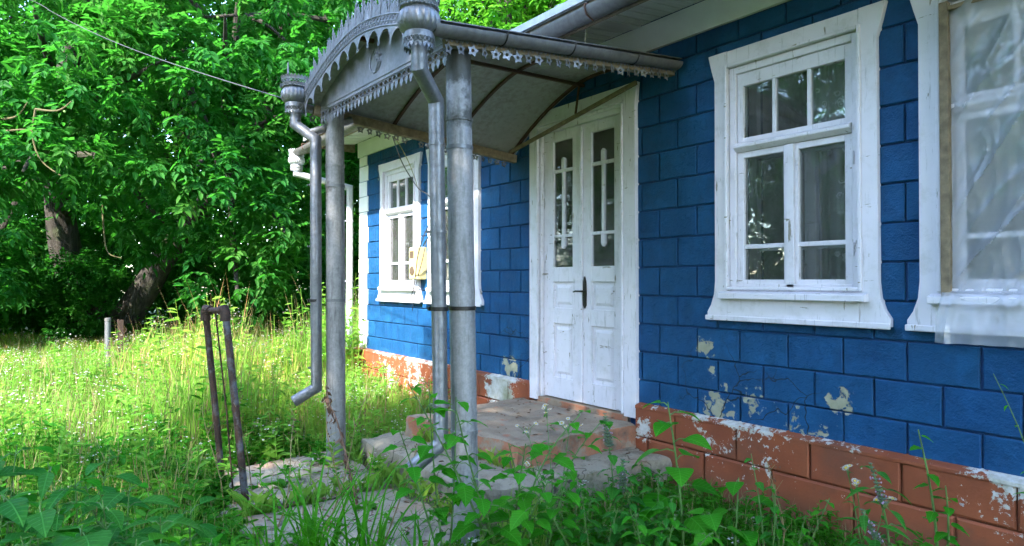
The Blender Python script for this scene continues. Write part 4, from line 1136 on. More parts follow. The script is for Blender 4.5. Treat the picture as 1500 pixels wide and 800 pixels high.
# ---- the big walnut
def W_(px, py, d): return at_depth(px, py, d)
rw = np.random.default_rng(21)
wblobs = [((60, 50), 11.5, 1.7), ((200, 110), 12.5, 1.9), ((45, 235), 11.2, 1.35), ((330, 80), 13, 1.9), ((300, 230), 13.2, 1.7), ((405, 320), 14, 1.5), ((345, 395), 13.5, 1.15),
          ((215, 300), 14.0, 1.25), ((430, 170), 15, 2.0), ((-90, 140), 12, 2.2), ((-110, 350), 13, 1.9), ((-30, 400), 14.5, 1.0), ((150, -90), 13, 2.5), ((360, -90), 14, 2.6),
          ((250, 20), 16.5, 3.0), ((90, 180), 16.5, 2.6), ((440, 425), 15.5, .9), ((60, -250), 14, 3), ((300, -300), 15, 3), ((480, -120), 17, 2.6), ((480, 40), 17, 2.2)]
wb_ = [(W_(*c, d), r_) for c, d, r_ in wblobs]
P, D = crown_pts(rw, wb_, 4300, .85, .35, .26, .7)
V, Fq = leaf_geo(*compound(rw, P, D, 5, 7, .34, .165, .066))
base = at_depth(150, 505, 17.0); base.z = 0
walnut = tag(empty('walnut_tree', base), 'large walnut tree with forked dark trunk behind the sunny meadow', 'tree')
o = raw('crown', V - np.array(base), Fq, 'walnut', walnut)
tr = MB()
L_ = lambda px, py, d: at_depth(px, py, d) - base
limb(tr, [Vector((-.1, 0, -.2)), L_(120, 450, 16.9), L_(95, 360, 16.6), L_(85, 250, 16.2), L_(95, 120, 15.8), L_(130, -20, 15.2), L_(150, -200, 14.5)], .52, .12, 14)
limb(tr, [Vector((.1, .1, -.2)), L_(175, 480, 17.0), L_(215, 420, 17.0), L_(245, 370, 16.8), L_(300, 300, 16.4), L_(355, 220, 16.0), L_(395, 140, 15.8), L_(420, 20, 15.5), L_(460, -120, 15.4)], .46, .10, 14)
for c in range(14):
    b = wb_[c]; s_ = L_(92, 230, 16.2) if c in (0, 1, 2, 7, 9, 10, 11) else L_(330, 255, 16.2)
    e = b[0] - base; mid = s_.lerp(e, .5) + Vector((0, 0, .5))
    limb(tr, [s_, mid, e, e + (e - mid).normalized() * b[1] * .7], .13, .02, 8)
for s_, e in (((480, 30, 15.2), (300, 25, 14.0)), ((300, 25, 14.0), (210, -60, 13.2)), ((395, 20, 14.4), (450, -8, 14.2)), ((360, 24, 14.2), (430, 70, 13.8))):
    a_, b_ = L_(*s_), L_(*e); limb(tr, [a_, a_.lerp(b_, .4) + Vector((0, 0, .12)), b_], .07, .025, 7)
tr.build('trunk', 'bark', walnut, True)
for pts in ([(-20, 195, 10.6), (30, 190, 10.5), (50, 192, 10.5)], [(52, 160, 10.4), (85, 162, 10.4), (105, 148, 10.4)], [(52, 160, 10.4), (48, 200, 10.5), (60, 235, 10.5), (90, 258, 10.5)],
            [(150, 300, 12.4), (152, 340, 12.4), (158, 370, 12.4), (178, 378, 12.4)], [(0, 175, 10.8), (25, 170, 10.7), (40, 150, 10.6)]):
    lb = MB(); limb(lb, [L_(*p) for p in pts], .020, .008, 6); lb.build('bare_branch', 'lichen', walnut, True)
fr2 = MB()
for k in range(70):
    b = wb_[rw.integers(0, 9)]; d = rdir(rw, 1)[0] * b[1] * .95; c = Vector(b[0]) + Vector(d) - base
    fr2.lathe([(.0005, -.026), (.016, -.02), (.024, 0), (.016, .02), (.0005, .026)], c, 8)
fr2.build('green_walnuts', 'walnutfruit', walnut, True)['kind'] = 'stuff'

# ---- other trees: three crowns, copied
def make_crown(seed, blobs, n, leaf, lw, per, nl, mat, rach, low=.4, drop=.2):
    r = np.random.default_rng(seed); P, D = crown_pts(r, blobs, n, .9, .4, drop, low)
    return leaf_geo(*compound(r, P, D, per, nl, rach, leaf, lw), hexa=False)
def tree_blobs(seed, H, Rr, z0, n):
    r = random.Random(seed); out = []
    for k in range(n):
        f = k / (n - 1); z = z0 + (H - z0) * f; rr = Rr * math.sqrt(max(.12, 1 - ((f - .42) / .68) ** 2)); a = k * 2.4 + r.uniform(-.4, .4)
        q = r.uniform(.35, .75) * rr; out.append((Vector((math.cos(a) * q, math.sin(a) * q, z)), rr * r.uniform(.5, .68)))
    return out
def make_tree(name, seed, H, Rr, z0, nb_, n, mat, leaf, lw, trunk_r=.28, nl=5, per=4, drop=.2):
    root = empty(name, (0, 0, 0)); bl = tree_blobs(seed, H, Rr, z0, nb_)
    V, Fq = make_crown(seed, bl, n, leaf, lw, per, nl, mat, leaf * 2.0, .3, drop)
    raw('crown', V, Fq, mat, root)
    t = MB(); rr = random.Random(seed)
    limb(t, [(0, 0, -.3), (rr.uniform(-.2, .2), rr.uniform(-.2, .2), H * .3), (rr.uniform(-.5, .5), rr.uniform(-.5, .5), H * .6), (0, 0, H * .9)], trunk_r, .05, 10)
    for b, q in bl: limb(t, [(0, 0, max(.8, b.z * .55)), (b.x * .5, b.y * .5, b.z * .85), b], trunk_r * .35, .03, 6)
    t.build('trunk', 'bark', root, True)
    return root
TA = make_tree('leafy_tree', 31, 12.5, 4.2, 1.6, 16, 3400, 'bgleaf', .19, .09)
TB = make_tree('leafy_tree', 47, 13.5, 4.4, 2.0, 16, 3600, 'lime', .17, .085)
SH = make_tree('bushy_shrub', 53, 3.2, 1.9, .5, 9, 1500, 'bgleaf', .15, .075, .07)
used = {}
def put(src, x, y, s, rot, label, cat, group):
    o = src if src.name not in used else copy_tree(src)
    used[src.name] = 1
    o.location = (x, y, 0); o.scale = (s, s, s); o.rotation_euler = (0, 0, rot); tag(o, label, cat, group)
    return o
G1 = 'trees around the yard'
put(TA, -25, -5.5, 1.0, 0, 'dense dark tree at far left beyond the walnut trunk', 'tree', G1)
put(TA, -24, .5, 1.05, 1.3, 'dark leafy tree directly behind the forked walnut trunk', 'tree', G1)
put(TA, -21.5, 5.2, 1.0, 2.1, 'leafy tree seen between walnut crown and left porch column', 'tree', G1)
put(TB, -29, 6.5, 1.15, 3.0, 'tall tree rising behind the left end of the house', 'tree', G1)
put(TA, -17.5, 9.5, 1.0, 4.0, 'tree close behind the far house corner', 'tree', G1)
put(TB, -13, 12, 1.05, .5, 'light green tree above the house roof left of the eaves', 'tree', G1)
put(TB, -8.2, 13.5, 1.1, 2.4, 'sunlit light green tree behind the canopy and house roof', 'tree', G1)
put(TB, -3, 15, 1.0, 4.4, 'light green tree farther right behind the house ridge', 'tree', G1)
put(TA, -32, -1, 1.2, 5.0, 'distant dark tree filling the gap behind the walnut', 'tree', G1)
put(TA, -28, -12, 1.1, 2.7, 'dark tree beyond the left edge of the meadow', 'tree', G1)
put(TB, -19, 15, 1.15, 1.9, 'tall pale tree far behind the house gable', 'tree', G1)
put(TA, 3.5, -7.7, 1.12, .8, 'shade tree standing behind the viewpoint opposite the porch', 'tree', G1)
put(TA, 2.7, -9.6, 1.22, 3.0, 'added unseen tree copy thickening the shade of the one opposite the porch', 'tree', G1)  # unseen overlapping copy, added to stop sun leaking through the first crown
put(TB, -10.3, 10.2, 1.0, 1.0, 'bright tree close behind the roof left of the porch canopy', 'tree', G1)
put(TB, -5.6, 11.0, 1.05, 3.3, 'bright tree close behind the roof above the canopy', 'tree', G1)
for x_, y_, s_, lab in ((-15, -15, 1.5, 'tall hedge shrub across the yard, farthest left'), (-10, -16.5, 1.6, 'tall hedge shrub across the yard facing the door'), (-5.2, -15.5, 1.5, 'tall hedge shrub across the yard facing the near window'), (-1, -17, 1.6, 'tall hedge shrub across the yard behind the viewpoint'), (10, -14, 1.5, 'tall hedge shrub across the yard at right')):
    put(SH, x_, y_, s_, x_, lab, 'shrub', 'hedge across the yard')
put(TA, -8.5, -20, 1.0, .4, 'tall tree across the yard facing the near window', 'tree', G1)
put(TA, -15, -21, 1.1, 2.4, 'tall tree across the yard facing the porch', 'tree', G1)
put(TA, -21, -17, 1.05, 4.1, 'tall tree across the yard, farthest left', 'tree', G1)
put(TB, -15.2, 7.6, 1.0, 5.5, 'bright tree beside the far end of the roof', 'tree', G1)
put(TB, -19.5, 11, 1.1, .2, 'bright tree behind the one beside the roof end', 'tree', G1)
G2 = 'shrubs along the far edge of the meadow'
for k, (x_, y_, s_, lab) in enumerate(((-20.5, -5.2, .9, 'low shrub at left edge of the far meadow'), (-19.5, -2.6, .62, 'small shrub left of the forked walnut trunk'), (-20.5, .4, .9, 'dark shrub right behind the walnut trunk'),
        (-18.8, 2.2, .85, 'shrub right of the leaning walnut trunk'), (-16.8, 3.6, .9, 'shrub seen left of the near left column'), (-14.6, 4.4, .95, 'shrub behind the left downpipe of the canopy'), (-12.2, 4.8, 1.0, 'shrub beside the far house corner'), (-22.5, -3.5, 1.1, 'broad dark shrub in the shade far left'))):
    put(SH, x_, y_, s_, k * 1.1, lab, 'shrub', G2)

# ---- meadow: grass, weeds and their white flowers
rm = np.random.default_rng(77)
def free(x, y):
    k = (y < -.15) | (x < -8.9)
    k &= ~((x > -5.15) & (x < -3.05) & (y > -1.75))
    k &= ~((x > -5.2) & (x < -3.0) & (y > -2.72) & (y < -1.6) & (rm.random(len(x)) > .05))
    k &= ~((x > -6.85) & (x < -5.95) & (y > -2.15) & (y < -1.75))
    return k
def scatter(n, a0, a1, r0, r1, p=1.0):
    a = rm.uniform(R(a0), R(a1), n); d = r0 + (r1 - r0) * rm.random(n) ** p
    x = -d * np.cos(a); y = -3.787 + d * np.sin(a); k = free(x, y); return x[k], y[k], d[k]
def tallf(x, y):
    h = np.where(x < -6.0, 1.0, .45 + .55 * np.clip((-x - 4.2) / 1.8, 0, 1))
    h = np.where((x > -5.6) & (y > -2.9), .42, h)
    h *= np.where((x > -8.2) & (x < -5) & (y > -2.0), .45, 1.0)
    fld = .5 + .22 * np.sin(1.9 * x + 1.3 * y + 2 * np.sin(.7 * y)) + .2 * np.sin(2.7 * y - .9 * x + 1) + .16 * np.sin(4.3 * x - 3.1 * y)
    h *= np.where(x < -4.6, .55 + .75 * np.clip(fld, 0, 1), 1.0)
    ang = np.degrees(np.arctan2(y + 3.787, -x)); dd = np.hypot(x, y + 3.787)
    h *= np.where(x < -4.6, .70 + .6 * np.clip((ang - 5) / 6, 0, 1), 1.0)
    h *= np.where((x < -4.6) & (dd > 10.3) & (ang < 20), .38, 1.0)
    h *= np.where((dd < 4.5) & (ang > 11) & (ang < 36), .5, 1.0)
    return h
def blades(n, a0, a1, r0, r1, hmin, hmax, wid, mat, name, label, p=1.0, lean=.45):
    x, y, d = scatter(n, a0, a1, r0, r1, p); n = len(x); h = rm.uniform(hmin, hmax, n) * tallf(x, y)
    w = wid * (.6 + d / 9) * rm.uniform(.6, 1.3, n); th = rm.uniform(0, 2 * PI, n); ln = rm.uniform(.1, lean, n) * h
    b = np.stack([x, y, gz(x, y)], 1); dv = np.stack([np.cos(th), np.sin(th), 0 * th], 1); sv = np.stack([-np.sin(th), np.cos(th), 0 * th], 1) * (w / 2)[:, None]
    mid = b + dv * (ln * .3)[:, None] + np.array([0, 0, 1.]) * (h * .6)[:, None]; tip = b + dv * ln[:, None] + np.array([0, 0, 1.]) * h[:, None]
    V = np.stack([b - sv, b + sv, mid + sv * .8, tip, mid - sv * .8], 1).reshape(-1, 3); k = np.arange(n)[:, None] * 5
    F3 = np.concatenate([k + [0, 1, 2], k + [0, 2, 4], k + [4, 2, 3]], 0)
    return tag(raw(name, V, F3, mat), label, 'grass', None, 'stuff')
blades(82000, -14, 40, 3.2, 21, .2, .78, .007, 'grass', 'meadow_grass', 'sunlit yellow green meadow grass filling the yard')
blades(19000, -14, 40, 3.6, 20, .35, 1.0, .005, 'dry', 'dry_grass', 'straw coloured dry stalks scattered through the meadow')
blades(21000, 2, 110, 1.0, 5.0, .12, .42, .007, 'blade', 'verge_grass', 'short green grass along the foot of the wall and path', 1.0, .8)
blades(7000, 34, 110, 1.0, 5.0, .2, .55, .004, 'dry', 'dry_verge_grass', 'dry straw tangled in the verge below the plinth', 1.0, .9)
def weeds(n, a0, a1, r0, r1, hmin, hmax, nleaf, ll, lw, mat, name, label, flower=None, p=1.0, ftop=.7, spread=.10):
    x, y, d = scatter(n, a0, a1, r0, r1, p); n = len(x); h = rm.uniform(hmin, hmax, n) * tallf(x, y)
    b = np.stack([x, y, gz(x, y)], 1); th = rm.uniform(0, 2 * PI, n); top = b + np.stack([np.cos(th) * h * .15, np.sin(th) * h * .15, h], 1)
    f = np.tile(np.linspace(.12, .95, nleaf), (n, 1)) + rm.uniform(-.04, .04, (n, nleaf))
    C = (b[:, None] + (top - b)[:, None] * f[..., None]).reshape(-1, 3); m = len(C)
    az = rm.uniform(0, 2 * PI, m); A = np.stack([np.cos(az), np.sin(az), rm.uniform(-.1, .7, m)], 1); N = np.array([0, 0, 1.]) + .5 * rdir(rm, m)
    sz = np.repeat(.75 + h * .6, nleaf) * (1.25 - .75 * f.ravel()) * rm.uniform(.7, 1.3, m)
    V, F4 = leaf_geo(C, A, N, ll * sz, lw * sz)
    sw = .006 + .0005 * d; s1 = np.stack([np.cos(th + 1.6), np.sin(th + 1.6), 0 * th], 1) * (sw / 2)[:, None]
    SV = np.stack([b - s1, b + s1, top + s1 * .5, top - s1 * .5], 1).reshape(-1, 3); SF = np.arange(n * 4).reshape(-1, 4)
    V2 = np.concatenate([V, SV]); F2 = np.concatenate([F4, SF + len(V)])
    tag(raw(name, V2, F2, mat), label, 'weeds', None, 'stuff')
    if flower:
        k = rm.random(n) < ftop; t = top[k]; hh = h[k]; q = 11
        C = np.repeat(t, q, 0) + rdir(rm, len(t) * q) * np.array([spread, spread, spread * .45]) * (.6 + rm.random((len(t) * q, 1))); m = len(C)
        az = rm.uniform(0, 2 * PI, m); A = np.stack([np.cos(az), np.sin(az), .2 * np.ones(m)], 1); N = np.array([0, 0, 1.]) + .3 * rdir(rm, m)
        sz = rm.uniform(.009, .024, m)
        V, F4 = leaf_geo(C - A * (sz / 2)[:, None], A, N, sz, sz)
        tag(raw('meadow_flowers' if name == 'meadow_weeds' else 'verge_flowers', V, F4, flower), 'tiny white flower heads over the ' + ('meadow weeds' if name == 'meadow_weeds' else 'verge weeds'), 'flowers', None, 'stuff')
weeds(3900, -14, 38, 4.6, 20, .35, .95, 16, .085, .022, 'weed', 'meadow_weeds', 'tall leafy weeds crowding the sunny meadow', 'flower', .8, .42)
weeds(260, -14, 30, 4.4, 10.2, .5, 1.0, 18, .13, .045, 'weed', 'tall_meadow_weeds', 'taller leafy weeds dotted through the sunny meadow', None, 1.0)
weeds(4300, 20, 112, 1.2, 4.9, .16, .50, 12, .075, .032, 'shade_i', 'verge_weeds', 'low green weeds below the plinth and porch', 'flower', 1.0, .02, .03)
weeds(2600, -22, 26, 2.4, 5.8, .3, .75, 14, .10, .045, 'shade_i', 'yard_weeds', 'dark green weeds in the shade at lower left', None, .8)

# ---- individual plants in the foreground
def leaf_mesh(name, prof, mat, fold=.22, droop=.35, nseg=11, wave=0.0):
    m = MB(); k = nseg
    for i in range(k + 1):
        t = (i / k) ** 1.5; w = prof(t); z = -droop * t * t + .06 * t; zz = wave * math.sin(t * 14)
        m.v += [(-w, t, z + fold * w + zz), (0, t, z), (w, t, z + fold * w - zz)]
    for i in range(k):
        a = i * 3; m.f += [(a, a + 1, a + 4, a + 3), (a + 1, a + 2, a + 5, a + 4)]
    me = m.mesh(name, True); me.materials.append(M[mat]); return me
heart = lambda t: .44 * ((1 - ((t - .3) / .7) ** 1.7) if t > .3 else (1 - ((.3 - t) / .33) ** 2.4)) + .002
lance = lambda t: .17 * math.sin(PI * t ** .75) + .002
ovate = lambda t: .27 * ((1 - ((t - .38) / .62) ** 1.8) if t > .38 else (1 - ((.38 - t) / .38) ** 2)) + .003
def lobed_f(t): return (.40 * math.sin(PI * t ** .6) ** .8) * (.72 + .28 * abs(math.cos(t * 9.5))) + .004
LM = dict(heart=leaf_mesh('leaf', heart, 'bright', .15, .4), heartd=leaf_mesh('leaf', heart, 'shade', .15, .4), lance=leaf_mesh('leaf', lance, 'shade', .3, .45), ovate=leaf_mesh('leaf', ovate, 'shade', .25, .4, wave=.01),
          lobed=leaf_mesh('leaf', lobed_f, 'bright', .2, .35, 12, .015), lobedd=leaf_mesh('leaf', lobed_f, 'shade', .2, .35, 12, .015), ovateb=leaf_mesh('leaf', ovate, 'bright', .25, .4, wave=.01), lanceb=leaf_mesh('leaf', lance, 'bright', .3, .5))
def mat_dir(pos, d, up, s, sx=1.0):
    d = Vector(d).normalized(); x_ = d.cross(Vector(up))
    if x_.length < .01: x_ = d.cross(Vector((1, 0, 0)))
    x_.normalize(); u = x_.cross(d)
    m = Matrix((x_ * s * sx, d * s, u * s)).transposed().to_4x4(); m.translation = pos; return m
rq = random.Random(99)
def plant(name, label, cat, base, stems, leaf, size, nleaf, group=None, f0=.25, petiole=.6, stem_r=.006, flower=None, opp=False, shrink=.5, stem_mat='stem'):
    base = Vector(base); root = tag(empty(name, base), label, cat, group)
    st = MB()
    for (top, bow) in stems:
        top = Vector(top) - base; bow = Vector(bow)
        pts = [Vector((0, 0, -.03)) + top * t + bow * math.sin(PI * t) for t in [i / 8 for i in range(9)]]
        st.tube(pts, [stem_r * (1 - .65 * i / 8) for i in range(9)], 7)
        az = rq.uniform(0, 6.28)
        for k in range(nleaf):
            f = f0 + (1 - f0) * (k + .5) / nleaf; i = min(7, int(f * 8)); p = pts[i].lerp(pts[i + 1], f * 8 - i)
            for a in ((az, az + PI) if opp else (az,)):
                s_ = size * (1 - shrink * f) * rq.uniform(.75, 1.2); d = Vector((math.cos(a), math.sin(a), rq.uniform(.05, .5)))
                e = p + d * s_ * petiole
                if petiole > .15: st.tube([p, p.lerp(e, .5) + Vector((0, 0, .01)), e], [stem_r * .4, stem_r * .35, stem_r * .3], 5)
                piece('leaf', leaf, root, mat_dir(e, d + Vector((0, 0, -.35)), (rq.uniform(-.2, .2), rq.uniform(-.2, .2), 1), s_))
            az += 2.4 if not opp else PI / 2 + rq.uniform(-.2, .2)
        if flower: flower(root, pts[-1], (pts[-1] - pts[-2]).normalized(), pts)
    st.build('stem', stem_mat, root, True)
    return root
def daisy_mesh():
    m = MB(); n = 18
    for i in range(n):
        a = 2 * PI * i / n; b = .12
        m.add([(math.cos(a) * .3, math.sin(a) * .3, .02), (math.cos(a - b) * .7, math.sin(a - b) * .7, .06), (math.cos(a) * 1.0, math.sin(a) * 1.0, .02), (math.cos(a + b) * .7, math.sin(a + b) * .7, .06)], [(0, 1, 2, 3)])
    me = m.mesh('flower'); me.materials.append(M['flower']); return me
def disc_mesh():
    m = MB().lathe([(.0005, .14), (.2, .12), (.33, .04), (.3, -.06), (.0005, -.1)], (0, 0, 0), 12); me = m.mesh('flower_centre', True); me.materials.append(M['yellowf']); return me
DM, DC = daisy_mesh(), disc_mesh()
def daisies(num, r_, spread):
    def f(root, tip, d, pts):
        st = MB()
        for k in range(num):
            e = tip + Vector((rq.uniform(-1, 1) * spread, rq.uniform(-1, 1) * spread, rq.uniform(-.3, .5) * spread)); st.tube([tip - d * .06, (tip + e) / 2 - Vector((0, 0, .01)), e], .0015, 4)
            nrm = Vector((rq.uniform(-.5, .6), rq.uniform(-.9, .1), 1)); M4 = mat_dir(e, nrm.cross(Vector((0, 1, 0.3))), nrm, r_ * rq.uniform(.8, 1.2))
            fl_ = piece('flower', DM, root, M4); piece('flower_centre', DC, fl_, Matrix.Identity(4))
        st.build('flower_stalk', 'stem', root, True)
    return f
def spike_f(length, r_):
    def f(root, tip, d, pts):
        m = MB(); n = 11
        for k in range(n):
            t = k / (n - 1); c = tip - d * length * (1 - t); rr = r_ * (1 - .55 * t)
            for q in range(9):
                a = q * 2 * PI / 9 + k * .35; o_ = Vector((math.cos(a), math.sin(a), 0))
                m.tube([c + o_ * rr * .3, c + o_ * rr + Vector((0, 0, rr * .35))], [rr * .28, rr * .06], 5)
        m.build('flower_spike', 'spike', root, True)
        m2 = MB()
        for k in range(16):
            t = rq.random() * .7; a = rq.uniform(0, 6.28); c = tip - d * length * (1 - t) + Vector((math.cos(a), math.sin(a), .1)) * r_ * .95
            m2.lathe([(.0005, -.004), (.004, 0), (.0005, .005)], c, 5)
        m2.build('small_blossoms', 'mauve', root, True)
    return f
D_ = at_depth
# tall lobed weed by the near column
b = D_(742, 850, 3.05)
plant('leafy_weed', 'tall bright green weed with lobed leaves right of the near column', 'plant', b,
      [(D_(598, 552, 3.0), (0, 0, .05)), (D_(668, 590, 2.95), (-.03, 0, .02)), (D_(850, 598, 3.15), (-.05, 0, .1)), (D_(770, 640, 2.9), (0, 0, .02)), (D_(690, 690, 2.8), (0, 0, .05)), (D_(800, 700, 2.8), (0, 0, .04))], LM['lobed'], .15, 13, f0=.18, petiole=.6, stem_r=.007, shrink=.5)
plant('leafy_weed', 'slender lobed weed climbing in front of the near downpipe', 'plant', D_(655, 850, 3.0), [(D_(628, 548, 3.05), (-.03, 0, .02)), (D_(668, 572, 3.1), (.02, 0, .02)), (D_(585, 620, 2.95), (-.02, 0, .05))], LM['lobed'], .13, 12, f0=.25, petiole=.5, stem_r=.006, shrink=.5)
plant('leafy_weed', 'lobed weed bending toward the upper porch slab', 'plant', D_(790, 850, 3.0), [(D_(878, 612, 3.2), (-.06, 0, .08)), (D_(745, 640, 3.0), (0, 0, .03)), (D_(832, 690, 2.9), (0, 0, .04))], LM['lobed'], .12, 12, f0=.2, petiole=.5, stem_r=.006, shrink=.5)
plant('nettle_weed', 'tall nettle like weed before the right end of the lower slab', 'plant', D_(945, 850, 3.2), [(D_(940, 668, 3.25), (0, 0, .02)), (D_(965, 690, 3.1), (.02, 0, 0)), (D_(915, 700, 3.1), (0, 0, .02)), (D_(985, 720, 3.0), (0, 0, 0))], LM['ovate'], .11, 9, opp=True, petiole=.25)
plant('nettle_weed', 'nettle like weed midway along the lower slab edge', 'plant', D_(840, 850, 3.1), [(D_(845, 690, 3.2), (0, 0, .02)), (D_(815, 715, 3.1), (.02, 0, 0)), (D_(870, 705, 3.1), (0, 0, .02))], LM['ovateb'], .10, 9, opp=True, petiole=.25)
plant('thistle_weed', 'ragged weed before the plinth between sapling and flower spikes', 'plant', D_(1120, 850, 2.9), [(D_(1100, 655, 3.0), (.02, 0, 0)), (D_(1135, 700, 2.9), (.02, 0, 0))], LM['lobedd'], .08, 10, f0=.15, petiole=.15, stem_r=.005)
b = D_(1003, 830, 3.2)
plant('heart_leaved_sapling', 'young sapling with large heart shaped leaves against the plinth', 'plant', b, [(D_(978, 580, 3.3), (.02, 0, 0))], LM['heart'], .21, 15, f0=.2, petiole=.45, stem_r=.009, shrink=.45)
plant('heart_leaved_sapling', 'short sapling with heart shaped leaves low beside the taller one', 'plant', D_(1075, 850, 3.0), [(D_(1082, 690, 3.1), (0, 0, .02)), (D_(1035, 740, 2.9), (0, 0, .02))], LM['heart'], .16, 7, f0=.3, petiole=.5, stem_r=.007, shrink=.4)
plant('mint_weed', 'grey flower spike rising before the right end of the porch step', 'plant', D_(905, 830, 3.3), [(D_(886, 598, 3.3), (.02, 0, 0)), (D_(912, 665, 3.2), (.01, 0, 0))], LM['lobedd'], .12, 8, f0=.2, petiole=.4, flower=spike_f(.16, .026), opp=True)
plant('mint_weed', 'grey flower spike with drooping dark leaves before the red plinth', 'plant', D_(1300, 850, 2.5), [(D_(1275, 668, 2.5), (.03, 0, 0)), (D_(1262, 735, 2.4), (.02, 0, 0))], LM['lance'], .14, 5, f0=.3, petiole=.3, flower=spike_f(.15, .018), opp=True, shrink=.4)
plant('daisy_weed', 'spindly white daisies beside the upper porch slab', 'plant', D_(815, 780, 3.4), [(D_(770, 618, 3.4), (0, 0, .03)), (D_(835, 612, 3.5), (0, 0, .02)), (D_(778, 672, 3.3), (0, 0, .03)), (D_(800, 590, 3.6), (0, 0, .0))], LM['lance'], .09, 7, petiole=.1, stem_r=.004, flower=daisies(5, .014, .05))
plant('daisy_weed', 'white daisies in front of the red plinth at right', 'plant', D_(1270, 840, 2.7), [(D_(1240, 672, 2.7), (0, 0, .02)), (D_(1298, 722, 2.6), (0, 0, .02)), (D_(1255, 700, 2.7), (0, 0, 0))], LM['lance'], .07, 5, petiole=.1, stem_r=.0035, flower=daisies(3, .017, .035))
plant('thistle_weed', 'upright pale green thistle with ragged leaves before the plinth', 'plant', D_(1375, 860, 2.5), [(D_(1345, 618, 2.5), (.02, 0, 0)), (D_(1385, 700, 2.45), (.02, 0, 0))], LM['lobed'], .085, 12, f0=.1, petiole=.12, stem_r=.007, shrink=.5)
plant('mustard_weed', 'thin stem with green buds rising before the blue wall at far right', 'plant', D_(1530, 860, 2.3), [(D_(1455, 535, 2.3), (.05, 0, .02)), (D_(1500, 600, 2.3), (.05, 0, .02))], LM['lanceb'], .05, 7, f0=.3, petiole=.1, stem_r=.0035, shrink=.5)
plant('broad_leaf_weed', 'broad green leaf poking in at the lower right edge', 'plant', D_(1580, 830, 2.2), [(D_(1530, 712, 2.2), (0, 0, .02))], LM['lobed'], .16, 4, f0=.6, petiole=.4, stem_r=.006)
plant('nettle_weed', 'nettle like weed in the tangle below the porch step', 'plant', D_(870, 860, 3.0), [(D_(850, 700, 3.0), (0, 0, .02)), (D_(800, 730, 2.9), (0, 0, 0)), (D_(905, 735, 2.9), (0, 0, 0))], LM['ovate'], .10, 7, opp=True, petiole=.3)
plant('nettle_weed', 'bushy dark weed before the plinth between sapling and daisies', 'plant', D_(1150, 870, 2.9), [(D_(1130, 700, 3.0), (0, 0, .02)), (D_(1180, 745, 2.8), (0, 0, 0)), (D_(1215, 720, 2.9), (0, 0, 0))], LM['ovateb'], .08, 8, opp=True, petiole=.3)
plant('nettle_weed', 'leafy weed at bottom edge under the heart leaved sapling', 'plant', D_(950, 880, 2.7), [(D_(930, 740, 2.7), (0, 0, .02)), (D_(990, 745, 2.6), (0, 0, 0)), (D_(1040, 770, 2.6), (0, 0, 0))], LM['ovateb'], .12, 7, opp=True, petiole=.3)
# dark broad-leaved plants at lower left
spots_ = [(25, 640, 2.6), (70, 665, 2.4), (110, 690, 2.5), (10, 705, 2.1), (60, 720, 2.0), (150, 720, 2.3), (190, 700, 2.7), (235, 745, 2.3), (120, 755, 2.0), (280, 730, 2.6), (30, 770, 1.9), (200, 775, 2.0), (-20, 650, 2.5), (310, 775, 2.3), (160, 660, 3.0)]
labs = ['at the left edge below the meadow', 'just right of the left edge', 'left of the dark blue leaves', 'in the lower left corner', 'above the lower left corner', 'with bluish leaves left of the pipe frame', 'tall, halfway between left edge and pipe frame', 'low, left of the pipe frame foot', 'at the bottom edge near the left corner', 'nearest the foot of the pipe frame', 'filling the lower left corner', 'at the bottom edge left of centre', 'cut by the left edge', 'at the bottom edge under the pipe frame', 'reaching up into the sunny weeds']
for (px, py, d), lb_ in zip(spots_, labs):
    t_ = D_(px, py, d); b = Vector((t_.x + rq.uniform(-.05, .05), t_.y + rq.uniform(-.05, .05), 0.0))
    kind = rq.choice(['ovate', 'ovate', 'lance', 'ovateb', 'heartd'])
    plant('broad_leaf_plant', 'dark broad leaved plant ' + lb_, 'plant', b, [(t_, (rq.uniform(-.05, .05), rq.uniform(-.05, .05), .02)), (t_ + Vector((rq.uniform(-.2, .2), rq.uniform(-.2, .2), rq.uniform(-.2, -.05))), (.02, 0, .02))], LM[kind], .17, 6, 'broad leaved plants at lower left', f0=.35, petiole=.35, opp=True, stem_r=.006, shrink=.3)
# clumps of long arching blades
def clump(base, n, hmin, hmax, label, seed, wid=.016, lean=(.2, .9)):
    r = random.Random(seed); m = MB(); K = 8
    for k in range(n):
        a = r.uniform(0, 6.28); h = r.uniform(hmin, hmax); ln = h * r.uniform(*lean); w = wid * r.uniform(.6, 1.2); ox, oy = r.uniform(-.09, .09), r.uniform(-.09, .09)
        dx, dy = math.cos(a), math.sin(a); o_ = len(m.v)
        for i in range(K + 1):
            t = i / K; q = ln * t ** 1.6; z = h * (t - .42 * (ln / h) * t ** 2.6); ww = w * (1 - t ** 2.2) * .5 + .0006
            c = (ox + dx * q, oy + dy * q, z)
            m.v += [(c[0] - dy * ww, c[1] + dx * ww, c[2] + ww * .5), c, (c[0] + dy * ww, c[1] - dx * ww, c[2] + ww * .5)]
        for i in range(K):
            s_ = o_ + i * 3; m.f += [(s_, s_ + 1, s_ + 4, s_ + 3), (s_ + 1, s_ + 2, s_ + 5, s_ + 4)]
    root = tag(empty('grass_clump', base), label, 'grass clump', 'clumps of long bladed grass in the foreground')
    b_ = m.build('blades', 'blade', root, True); b_['kind'] = 'stuff'
